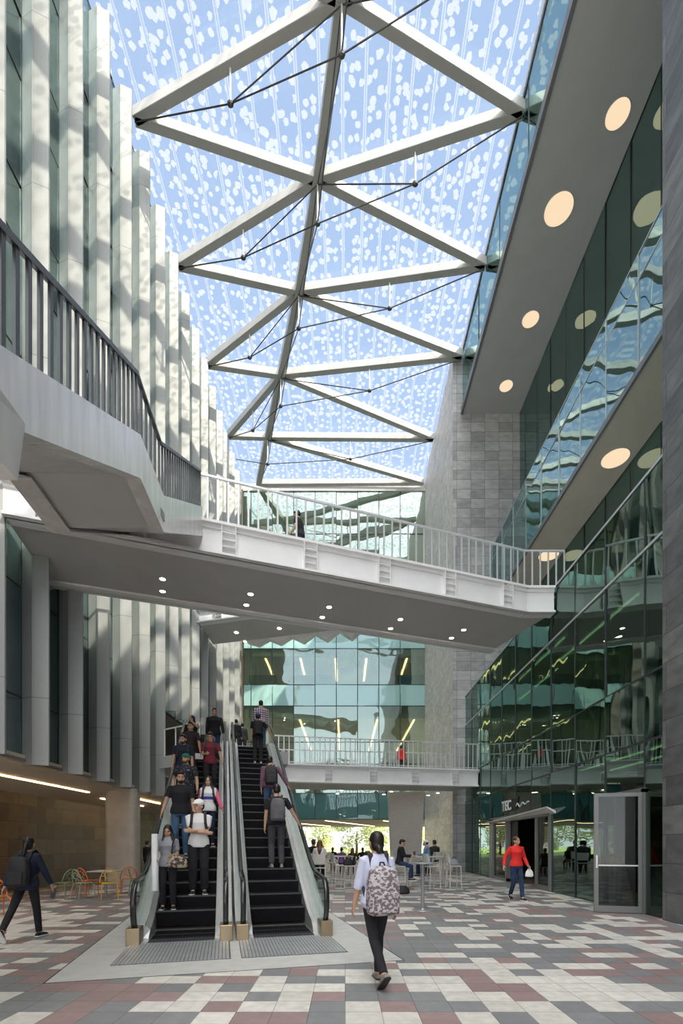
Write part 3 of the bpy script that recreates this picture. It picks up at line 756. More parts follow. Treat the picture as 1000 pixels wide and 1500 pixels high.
# outer edge, from the bridge down towards the camera: x, y, top and underside heights
S = [(-3.50, 11.75, 9.82, 9.12), (-3.03, 8.0, 7.37, 6.77), (-2.91, 6.81, 7.37, 6.77), (-2.40, 3.5, 5.12, 4.60), (-2.16, 1.9, 4.05, 3.55)]
Wd = 1.9
def stringer(offx, name):
    b = MB(); th = .12
    for (a, c) in zip(S[:-1], S[1:]):
        x0, y0, za, zb = a; x1, y1, zc, zd = c
        x0 += offx; x1 += offx
        b.hexa([(x0 - th, y0, zb), (x0, y0, zb), (x1, y1, zd), (x1 - th, y1, zd), (x0 - th, y0, za), (x0, y0, za), (x1, y1, zc), (x1 - th, y1, zc)])
    # underside lip
    for (a, c) in zip(S[:-1], S[1:]):
        x0, y0, za, zb = a; x1, y1, zc, zd = c
        x0 += offx; x1 += offx; s = -.22 if offx == 0 else .22
        xa, xb = sorted((x0, x0 + s)); xc, xd = sorted((x1, x1 + s))
        b.hexa([(xa, y0, zb - .02), (xb, y0, zb - .02), (xd, y1, zd - .02), (xc, y1, zd - .02), (xa, y0, zb), (xb, y0, zb), (xd, y1, zd), (xc, y1, zd)])
    return b.build(name, M['brushed_plate'], st)
stringer(0, 'stringer'); stringer(-Wd + .12, 'stringer')
b = MB()
for (a, c) in zip(S[:-1], S[1:]):
    x0, y0, za, zb = a; x1, y1, zc, zd = c
    b.hexa([(x0 - Wd + .1, y0, zb + .06), (x0 - .1, y0, zb + .06), (x1 - .1, y1, zd + .06), (x1 - Wd + .1, y1, zd + .06),
            (x0 - Wd + .1, y0, zb + .16), (x0 - .1, y0, zb + .16), (x1 - .1, y1, zd + .16), (x1 - Wd + .1, y1, zd + .16)])
b.build('stair_soffit', M['soffit_grey'], st)
for (a, c, n) in ((S[0], S[1], 14), (S[2], S[3], 12)):
    b = MB()
    for k in range(n):
        f0, f1 = k / n, (k + 1) / n
        xa, ya = a[0] + (c[0] - a[0]) * f0, a[1] + (c[1] - a[1]) * f0; xb, yb = a[0] + (c[0] - a[0]) * f1, a[1] + (c[1] - a[1]) * f1
        z = a[2] - .32 + (c[2] - a[2]) * f1; z0 = a[3] + .16 + (c[3] - a[3]) * f1
        b.box(min(xa, xb) - Wd + .2, max(xa, xb) - .14, yb, ya, z - .05, z)
    b.build('tread', M['concrete_pad'], st)
b = MB(); b.box(S[1][0] - Wd + .15, S[2][0] - .1, S[2][1], S[1][1], 6.93, 7.05); b.build('landing_slab', M['concrete_pad'], st)
# end of the stair: outward fold at the first floor landing
b = MB(); b.hexa([(-2.36, 1.6, 4.17), (-2.36, 3.45, 4.17), (-4.3, 3.45, 4.17), (-4.3, 1.6, 4.17), (-2.30, 1.6, 4.66), (-2.34, 3.5, 4.62), (-4.3, 3.5, 4.62), (-4.3, 1.6, 4.62)])
b.build('landing_edge', M['brushed_plate'], st)
path = [V((x - .06, y, z)) for (x, y, z, _) in S]
rl = railing(st, path, .88, .88, .225, bar=(.012, .06), matl='rail_dark', label='dark flat-bar railing of the staircase')
railing(st, [p + V((-Wd + .12, 0, 0)) for p in path[:4]], .88, .88, .30, bar=(.012, .06), matl='rail_dark', label='railing on the wall side of the staircase')

# ================================================================== shop front and open door
sf = thing('shop_entrance', 'grey metal shop entrance with dark open doorway beneath the awning', 'entrance', (XR, 18.3, 0))
y0s, y1s = 15.18 - 18.3, 21.43 - 18.3
yd0, yd1 = 16.35 - 18.3, 19.25 - 18.3
MB().box(-.08, .12, y1s - .45, y1s, 0, 2.6).box(-.08, .12, y0s - .02, y0s + .06, 0, 2.6).box(-.06, .12, yd1, yd1 + .12, 0, 2.6).box(-.06, .12, yd0 - .12, yd0, 0, 2.6).box(-.08, .12, y0s, y1s, 2.42, 2.64) \
    .box(-.05, .1, y0s, yd0, 0, .16).box(-.05, .1, yd1, y1s, 0, .12).build('frame', M['frame_grey'], sf)
MB().box(0, .02, y0s + .06, yd0 - .12, .16, 2.42).build('side_pane', M['glass_shop'], sf)
MB().box(0, .02, yd1 + .12, y1s - .45, .12, 2.42).build('side_pane', M['glass_shop'], sf)
MB().box(.14, .16, yd1 - .75, yd1, .05, 2.4).build('sliding_leaf', M['glass_shop'], sf)
aw = thing('awning', 'pale triangular awning plate over the shop entrance', 'awning', (XR, 15.0, 2.5))
b = MB()
b.hexa([(-.02, -.2, -.03), (-.02, 7.3, -.06), (-.05, 7.3, -.06), (-.30, -.2, .15), (-.02, -.2, .05), (-.02, 7.3, -.01), (-.05, 7.3, -.01), (-.30, -.2, .19)])
b.build('awning_plate', M['white_steel'], aw)
MB().bar((-.28, -.1, .17), (0, .35, .03), .03, .03).build('bracket', M['mullion_light'], aw)
def text_mesh(txt, size, depth):
    c = bpy.data.curves.new('lettering', 'FONT'); c.body = txt; c.size = size; c.extrude = depth; c.offset = size * .012
    o = bpy.data.objects.new('lettering', c); COL.objects.link(o)
    me = bpy.data.meshes.new_from_object(o.evaluated_get(bpy.context.evaluated_depsgraph_get()))
    bpy.data.objects.remove(o); bpy.data.curves.remove(c)
    return me
mat('letter_white', (.92, .92, .9), .5, 0, .02)
mat('letter_black', (.01, .01, .01), .5, 0, .05)
sg = thing('shop_sign', 'shop sign with white TEC letters and white script above the awning', 'sign', (XR - .06, 19.75, 2.86))
me = text_mesh('TEC', .56, .02); me.materials.append(M['letter_white'])
lo_ = bpy.data.objects.new('lettering', me); COL.objects.link(lo_); lo_.parent = sg; lo_.rotation_euler = (PI / 2, 0, -PI / 2)
lo_.scale = (1.05, 1, 1)
MB().prism([(.03, .06, -.06), (.03, -1.28, -.06), (.03, -1.62, -.02), (.03, -1.78, .46), (.03, -1.2, .40), (.03, .06, .44)], (.02, 0, 0)).build('sign_back', M['letter_black'], sg)
pts = []
for k in range(60):
    t = k / 59; pts.append((0, -1.62 - 1.25 * t, (.10 + .09 * math.sin(t * 15) * (1 - .8 * t) + .05 * t)))
MB().tube(pts, .022, 6).build('script', M['letter_white'], sg)

dr = thing('glass_door', 'open glass door leaf in a grey metal frame beside the stone pier', 'door', (6.50, 10.45, 0))
ax = V((-.90, .24, 0)).normalized(); px_ = V((-ax.y, ax.x, 0)); wD, hD = .96, 2.66
def dl(u, z, n): return ax * u + px_ * n + V((0, 0, z))
def dbox(u0, u1, z0, z1, t=.03):
    return [dl(u0, z0, -t), dl(u1, z0, -t), dl(u1, z0, t), dl(u0, z0, t), dl(u0, z1, -t), dl(u1, z1, -t), dl(u1, z1, t), dl(u0, z1, t)]
b = MB()
for q in ((0, .085, .02, hD), (wD - .085, wD, .02, hD), (.085, wD - .085, .02, .16), (.085, wD - .085, hD - .085, hD)): b.hexa(dbox(*q))
b.build('door_frame', M['frame_grey'], dr)
MB().hexa(dbox(.085, wD - .085, .16, hD - .085, .006)).build('pane', M['glass_shop'], dr)
MB().hexa(dbox(.085, wD - .085, 1.04, 1.07, .02)).build('push_bar', M['steel'], dr)
MB().hexa(dbox(wD - .06, wD - .03, 1.0, 1.28, .06)).build('handle', M['steel'], dr)
b = MB(); b.box(6.48, 6.62, 10.40, 10.47, 0, 2.74).box(6.48, 6.62, 11.45, 11.53, 0, 2.74).box(6.48, 6.62, 10.40, 12.0, 2.66, 2.76); struct(b, 'door_1', M['frame_grey'])
wn_[0] += 1
b = MB(); b.box(6.50, 6.60, 11.98, 12.03, 0, 2.7); r_ = struct(b, 'window_%d' % wn_[0], M['mullion'])
MB().box(6.55, 6.57, 11.53, 12.0, .02, 2.66).build('pane', M['glass_lower'], r_)
# inside the shop: shelves and small pendant lamps
for k, (y, nm) in enumerate(((16.6, 'nearest the glass side panel'), (18.0, 'in the middle of the shop'), (19.3, 'farthest into the shop'))):
    s_ = thing('display_shelf', 'dark display shelf inside the shop, %s' % nm, 'shelf', (8.7, y, 0), 0, 'shelves in the shop')
    MB().box(-.2, .2, -.55, -.51, 0, 2.1).box(-.2, .2, .51, .55, 0, 2.1).box(.17, .2, -.51, .51, 0, 2.1).build('carcass', M['interior_dark'], s_)
    for z in (.3, .8, 1.3, 1.8): MB().box(-.2, .17, -.51, .51, z, z + .03).build('shelf_board', M['brown_panel'], s_)
for k, (y, x, z, nm) in enumerate(((17.0, 7.4, 2.35, 'over the shop doorway'), (14.3, 7.5, 2.55, 'behind the dark glass beside the open door'), (18.4, 8.0, 2.25, 'deep inside the shop'))):
    p_ = thing('pendant_lamp', 'small glowing pendant lamp %s' % nm, 'lamp', (x, y, z))
    MB().ell((0, 0, 0), (.06, .06, .05), 12, 8).build('bulb', M['pendant'], p_, smooth=True)
    MB().tube([(0, 0, .04), (0, 0, 3.85 - z)], .006, 6).build('cord', M['rubber'], p_)
# ================================================================== escalators
E0 = V((-3.295, 7.185, 0)); EE = V((-.2452, .9695, 0)); ER = V((.9695, .2452, 0)); ANG = math.atan2(-EE.x, EE.y)
INC = .56; EA = .73; TOPZ = 5.1; ET = EA + TOPZ / INC
def soft(x, r): return (x + math.sqrt(x * x + r * r)) / 2
def rise(e, a=EA, top=TOPZ, r=.35):
    """height of the step line at distance e, eased at both ends"""
    z = INC * soft(e - a, r)
    return z - INC * soft(e - (a + top / INC), r)
def ep(s, e, z=0): return E0 + ER * s + EE * e + UP * z
def el_(s, e, z=0): return V((s, e, z))          # local to an escalator root
def escalator(s0, label, skip):
    root = thing('escalator', label, 'escalator', ep(s0, 0), ANG)
    Wt = 1.57
    es = [.0, .3, .5, .7, .9, 1.1, 1.4, 1.8] + [2.4 + .8 * k for k in range(9)] + [9.4, 9.8, 10.2, 10.6, 11.0, 11.6, 12.2]
    # steps: a moulded tread with its riser, one mesh shared by all of them
    sm = MB(); h = .224
    sm.box(.285, 1.285, 0, .40, -.03, 0); sm.prism([(.285, .0, -.03), (.285, .03, -.03), (.285, .06, -h - .05), (.285, .03, -h - .05)], (1.0, 0, 0))
    for k in range(24): sm.box(.295 + k * .0412, .295 + k * .0412 + .02, .012, .395, 0, .006)
    sm.box(.285, 1.285, -.004, .018, -.022, .008, 1)
    me = sm.mesh('step', [M['step_black'], M['step_edge']])
    for k in range(0, 27):
        e = EA + .4 * k - .4
        z = rise(e + .2, EA + .0)
        if k < 2: z = .01
        o = bpy.data.objects.new('step', me); COL.objects.link(o); o.parent = root; o.location = (0, e, z)
    # truss under the steps
    b = MB()
    low = [(.0, e, max(rise(e) - .34, -.0) if e > 1.2 else -.0) for e in es]
    def strip_(x0, x1, lo, hi, mt=0):
        for i in range(len(es) - 1):
            a0, a1, h0, h1 = lo[i], lo[i + 1], hi[i], hi[i + 1]
            if h0 - a0 < .004 and h1 - a1 < .004: continue
            b.hexa([(x0, es[i], a0), (x1, es[i], a0), (x1, es[i + 1], a1), (x0, es[i + 1], a1), (x0, es[i], h0), (x1, es[i], h0), (x1, es[i + 1], h1), (x0, es[i + 1], h1)], mt)
    st_ = [rise(e) for e in es]
    strip_(.02, Wt - .02, [max(z - .95, 0) if e < 9.3 else z - .6 for z, e in zip(st_, es)], [max(z - .30, .002) for z in st_])
    b.build('truss', M['interior_dark'], root)
    for x0, x1, nm in ((.0, .20, 0), (Wt - .20, Wt, 1)):
        b = MB()
        strip_(x0, x1, [max(z - .95, 0) if e < 9.3 else z - .6 for z, e in zip(st_, es)], [z + (.13 if e < .4 else .2) for z, e in zip(st_, es)])
        b.build('deck_cladding', M['steel'], root)
        b = MB()   # skirt panel towards the steps
        xa, xb = (.20, .275) if nm == 0 else (Wt - .275, Wt - .20)
        E2 = es[1:]
        for i in range(1, len(es) - 1):
            b.hexa([(xa, es[i], st_[i] - .28), (xb, es[i], st_[i] - .28), (xb, es[i + 1], st_[i + 1] - .28), (xa, es[i + 1], st_[i + 1] - .28),
                    (xa, es[i], st_[i] + (.02 if es[i] < .45 else .17)), (xb, es[i], st_[i] + (.0 if es[i] < .45 else .10)), (xb, es[i + 1], st_[i + 1] + .10), (xa, es[i + 1], st_[i + 1] + .17)])
        b.build('skirt', M['steel'], root)
        b = MB(); b.box(x0, x1 + (.0 if nm else .0), -.02, .34, 0, .26); b.build('newel_base', M['brass'], root, bevel=.012)
        xc = (x0 + x1) / 2 + (.01 if nm == 0 else -.01)
        # handrail loop
        hr = [(.20, .20), (.10, .235), (.02, .33), (-.03, .47), (-.045, .62), (-.02, .77), (.06, .89), (.18, .955), (.32, .97)]
        hr += [(e, .97 + rise(e, 1.12, TOPZ + .0)) for e in (.6, .8, .95, 1.1, 1.25, 1.5, 1.9, 2.5, 4, 6, 8, 9.2, 9.6, 9.9, 10.2, 10.5, 10.9, 11.4, 11.8)]
        zt = .97 + TOPZ
        hr += [(12.0, zt - .02), (12.15, zt - .12), (12.2, zt - .3), (12.15, zt - .5), (12.0, zt - .62)]
        prof = lambda e, z, nx, nz_: [V((xc + a, e + nx * c, z + nz_ * c)) for a, c in ((-.042, -.012), (-.03, -.022), (.03, -.022), (.042, -.012), (.042, .008), (.028, .022), (-.028, .022), (-.042, .008))]
        rings = []
        for i, (e, z) in enumerate(hr):
            a, c = hr[max(i - 1, 0)], hr[min(i + 1, len(hr) - 1)]
            t = V((c[0] - a[0], c[1] - a[1])).normalized()
            rings.append(prof(e, z, -t.y, t.x))
        MB().loft(rings).build('handrail', M['rubber'], root, smooth=True)
        # steel guide under the handrail
        g = MB(); rings = []
        for i, (e, z) in enumerate(hr):
            a, c = hr[max(i - 1, 0)], hr[min(i + 1, len(hr) - 1)]
            t = V((c[0] - a[0], c[1] - a[1])).normalized(); nx, nz_ = -t.y, t.x
            rings.append([V((xc + q, e + nx * p, z + nz_ * p)) for q, p in ((-.018, -.05), (.018, -.05), (.018, -.02), (-.018, -.02))])
        g.loft(rings).build('handrail_guide', M['steel'], root, smooth=True)
        # glass balustrade
        b = MB(); top = []; bot = []
        for (e, z) in hr[3:-2]:
            top.append((e + (.03 if e < 0 else 0), z - .045))
            zb = rise(e) + .13 if e > .3 else .25
            bot.append((max(e, .06), min(zb, z - .05)))
        t_ = .006
        for i in range(len(top) - 1):
            a, c, d_, f_ = bot[i], bot[i + 1], top[i + 1], top[i]
            if abs(a[0] - c[0]) < 1e-4 and abs(f_[0] - d_[0]) < 1e-4 and a == c: pass
            b.hexa([(xc - t_, a[0], a[1]), (xc + t_, a[0], a[1]), (xc + t_, c[0] + .0001, c[1]), (xc - t_, c[0] + .0001, c[1]),
                    (xc - t_, f_[0], f_[1]), (xc + t_, f_[0], f_[1]), (xc + t_, d_[0], d_[1]), (xc - t_, d_[0], d_[1])])
        b.build('balustrade_glass', M['glass_clear'], root)
    # comb and grooved landing plate
    b = MB(); b.box(.285, 1.285, .12, .42, -.02, .012)
    for k in range(25): b.box(.29 + k * .0405, .305 + k * .0405, .38, .46, .0, .016)
    b.build('comb_plate', M['step_edge'], root)
    b = MB()
    b.box(.04, Wt - .05, -1.2, .12, .001, .006)
    n = 30
    for k in range(n): 
        x = .05 + (Wt - .11) * k / n
        b.box(x, x + .040, -1.19, .11, .006, .011, 1)
    b.build('landing_plate', [M['mullion'], M['grooved']], root)
    b = MB(); b.box(.05, Wt - .05, ET + .2, ET + 2.2, TOPZ - .02, TOPZ + .005); b.build('top_plate', M['grooved'], root)
    return root
mat('grooved', (.52, .53, .54), .36, .5, .1, 4)
escalator(0, 'left of the two escalators, coming down, crowded with people facing the camera', 0)
escalator(1.62, 'right of the two escalators, going up, with people seen from behind', 0)
b = MB(); b.prism([ep(-.49, -1.83), ep(3.73, -1.83), ep(3.73, 9), ep(-.49, 9)], (0, 0, .001)); struct(b, 'floor_pad', M['concrete_pad'])
# dark joint round the pad
b = MB()
for p, q in ((ep(-.5, -1.84), ep(3.74, -1.84)), (ep(3.74, -1.84), ep(3.74, 9)), (ep(-.5, -1.84), ep(-.5, 9))): b.bar(p + UP * .0008, q + UP * .0008, .014, .003)
struct(b, 'trim_5', M['mullion'])
def esc_at(px, ytop, H):
    """lane and distance on the escalators of a person of height H whose head top the photo shows at px, ytop"""
    best = None
    for i in range(40, 1300):
        e = i * .01
        # lane from px at this e
        k = (px - 505) / 700
        # (E0x + s ERx + e EEx) = k (E0y + s ERy + e EEy)
        s = (k * (E0.y + e * EE.y) - E0.x - e * EE.x) / (ER.x - k * ER.y)
        p = ep(s, e); z = rise(e)
        y = 1235 - 700 * (z + H - CAMZ) / p.y
        d = abs(y - ytop)
        if best is None or d < best[0]: best = (d, s, e, z)
    return best
# ================================================================== people
def mk(name, col, **k):
    return M[name] if name in M else mat(name, col, **k)
def plaid(name, a, b_, c):
    m = bpy.data.materials.new(name); t, N, L = nt(m)
    o = N.new('ShaderNodeOutputMaterial'); p = N.new('ShaderNodeBsdfPrincipled'); L.new(p.outputs[0], o.inputs[0]); p.inputs['Roughness'].default_value = .9
    tc = N.new('ShaderNodeTexCoord'); sp = N.new('ShaderNodeSeparateXYZ'); L.new(tc.outputs['Object'], sp.inputs[0])
    fx = math_node(N, L, 'LESS_THAN', math_node(N, L, 'FRACT', math_node(N, L, 'MULTIPLY', sp.outputs[0], 13)), .42)
    fz = math_node(N, L, 'LESS_THAN', math_node(N, L, 'FRACT', math_node(N, L, 'MULTIPLY', sp.outputs[2], 13)), .42)
    s = math_node(N, L, 'MULTIPLY', math_node(N, L, 'ADD', fx, fz), .5)
    rp = N.new('ShaderNodeValToRGB'); L.new(s, rp.inputs[0]); rp.color_ramp.elements[0].color = (*a, 1); rp.color_ramp.elements[1].color = (*c, 1)
    e = rp.color_ramp.elements.new(.5); e.color = (*b_, 1); L.new(rp.outputs[0], p.inputs['Base Color']); M[name] = m
def speckle(name, a, b_, scale, thr, det=2):
    m = bpy.data.materials.new(name); t, N, L = nt(m)
    o = N.new('ShaderNodeOutputMaterial'); p = N.new('ShaderNodeBsdfPrincipled'); L.new(p.outputs[0], o.inputs[0]); p.inputs['Roughness'].default_value = .85
    tc = N.new('ShaderNodeTexCoord'); nz = N.new('ShaderNodeTexNoise'); nz.inputs['Scale'].default_value = scale; nz.inputs['Detail'].default_value = det
    mp = N.new('ShaderNodeMapping'); mp.inputs['Scale'].default_value = (1, 1, 1.4); L.new(tc.outputs['Object'], mp.inputs[0]); L.new(mp.outputs[0], nz.inputs['Vector'])
    rp = N.new('ShaderNodeValToRGB'); L.new(nz.outputs[0], rp.inputs[0])
    rp.color_ramp.elements[0].position = thr - .03; rp.color_ramp.elements[0].color = (*a, 1); rp.color_ramp.elements[1].position = thr + .03; rp.color_ramp.elements[1].color = (*b_, 1)
    L.new(rp.outputs[0], p.inputs['Base Color']); M[name] = m
def bands(name, levels, default):
    """cloth in horizontal bands by height: [(z0, z1, colour)]"""
    m = bpy.data.materials.new(name); t, N, L = nt(m)
    o = N.new('ShaderNodeOutputMaterial'); p = N.new('ShaderNodeBsdfPrincipled'); L.new(p.outputs[0], o.inputs[0]); p.inputs['Roughness'].default_value = .8
    tc = N.new('ShaderNodeTexCoord'); sp = N.new('ShaderNodeSeparateXYZ'); L.new(tc.outputs['Object'], sp.inputs[0])
    cur = None
    for z0, z1, c in levels:
        f = math_node(N, L, 'MULTIPLY', math_node(N, L, 'GREATER_THAN', sp.outputs[2], z0), math_node(N, L, 'LESS_THAN', sp.outputs[2], z1))
        mx = N.new('ShaderNodeMix'); mx.data_type = 'RGBA'; L.new(f, mx.inputs[0])
        if cur is None: mx.inputs[6].default_value = (*default, 1)
        else: L.new(cur, mx.inputs[6])
        mx.inputs[7].default_value = (*c, 1); cur = mx.outputs[2]
    L.new(cur, p.inputs['Base Color']); M[name] = m
mat('skin', (.50, .30, .20), .5, 0, .06, 12); mat('skin_dark', (.36, .20, .13), .5, 0, .06, 12)
mat('brow', (.03, .02, .018), .7, 0, .1); mat('lip', (.40, .17, .14), .5, 0, .05); mat('eye_white', (.75, .73, .70), .3, 0, .02)
mat('hair_black', (.014, .011, .010), .42, 0, .3, 30, stretch=(6, 6, .6)); mat('hair_brown', (.07, .035, .02), .45, 0, .3, 30, stretch=(6, 6, .6))
mat('hair_red', (.16, .06, .03), .45, 0, .3, 30)
mat('black_cloth', (.016, .016, .019), .9, 0, .25, 8); mat('dark_cloth', (.035, .033, .034), .9, 0, .2, 8); mat('navy_cloth', (.014, .02, .042), .9, 0, .2, 8)
mat('brown_black_cloth', (.035, .022, .022), .9, 0, .2, 8)
mat('charcoal_trousers', (.055, .055, .06), .9, 0, .15, 8)
mat('jeans', (.055, .11, .21), .9, 0, .35, 5); mat('jeans_dark', (.02, .045, .10), .9, 0, .3, 5)
mat('white_cloth', (.72, .71, .71), .85, 0, .06, 6); mat('grey_cloth', (.28, .29, .32), .9, 0, .14, 9)
mat('lilac_cloth', (.56, .58, .74), .85, 0, .07, 5); mat('red_cloth', (.75, .03, .025), .8, 0, .12, 7); mat('maroon_cloth', (.16, .018, .03), .85, 0, .15, 7)
mat('plum_cloth', (.17, .075, .11), .85, 0, .18, 7); mat('denim_cloth', (.16, .27, .40), .9, 0, .2, 7)
mat('shoe_black', (.02, .02, .02), .5, 0, .1); mat('shoe_white', (.75, .74, .72), .6, 0, .06); mat('shoe_grey', (.22, .20, .18), .7, 0, .1)
mat('cap_white', (.82, .81, .79), .8, 0, .04); mat('cap_green', (.02, .16, .10), .8, 0, .12); mat('cap_blue', (.03, .07, .32), .8, 0, .1)
mat('bag_black', (.02, .02, .022), .7, 0, .2, 9); mat('bag_grey', (.10, .10, .11), .75, 0, .2, 9); mat('paper_white', (.85, .85, .86), .7, 0, .02)
mat('purple_cloth', (.25, .12, .32), .85, 0, .15, 7)
plaid('plaid_cloth', (.72, .68, .70), (.30, .18, .24), (.09, .05, .10))
speckle('dotted_black_cloth', (.015, .016, .022), (.22, .24, .30), 26, .66, 1)
speckle('patterned_pack', (.15, .115, .125), (.47, .44, .46), 24, .51, 4)
speckle('patterned_handbag', (.06, .045, .04), (.42, .34, .24), 13, .52, 2)
bands('sport_jacket', [(1.13, 1.20, (.03, .06, .36)), (1.345, 1.50, (.70, .68, .69))], (.74, .73, .74))
bands('pink_sleeve', [(0, 3, (.62, .12, .22))], (.7, .1, .2))

def remesh(mb, name, mats, parent, vox, it=3, color=None, label=None):
    me = mb.mesh('tmp', M['skin']); o = bpy.data.objects.new('tmp', me); COL.objects.link(o)
    r = o.modifiers.new('r', 'REMESH'); r.mode = 'VOXEL'; r.voxel_size = vox; r.use_smooth_shade = True
    if it:
        s = o.modifiers.new('s', 'SMOOTH'); s.factor = .5; s.iterations = it
    dg = bpy.context.evaluated_depsgraph_get()
    me2 = bpy.data.meshes.new_from_object(o.evaluated_get(dg), depsgraph=dg)
    bpy.data.objects.remove(o); bpy.data.meshes.remove(me)
    me2.name = name; me2.materials.clear()
    for x in (mats if isinstance(mats, list) else [mats]): me2.materials.append(x)
    me2.polygons.foreach_set('use_smooth', [True] * len(me2.polygons))
    me2.polygons.foreach_set('material_index', [color(p.center) for p in me2.polygons] if color else [0] * len(me2.polygons))
    n = bpy.data.objects.new(name, me2); COL.objects.link(n)
    if parent: n.parent = parent
    if label: n['label'] = label
    return n
def ik(a, t, l1, l2, hint):
    a = V(a); t = V(t); d = t - a; L_ = min(d.length, (l1 + l2) * .999); n = d.normalized(); t = a + n * L_
    c = (l1 * l1 + L_ * L_ - l2 * l2) / (2 * L_); h = math.sqrt(max(l1 * l1 - c * c, 0))
    q = V(hint); q = q - n * q.dot(n)
    if q.length < 1e-5: q = n.orthogonal()
    return a + n * c + q.normalized() * h, t
def ering(c, a, b_, n=16, tilt=None):
    return [V(c) + V((a * math.cos(2 * PI * i / n), b_ * math.sin(2 * PI * i / n), 0)) for i in range(n)]

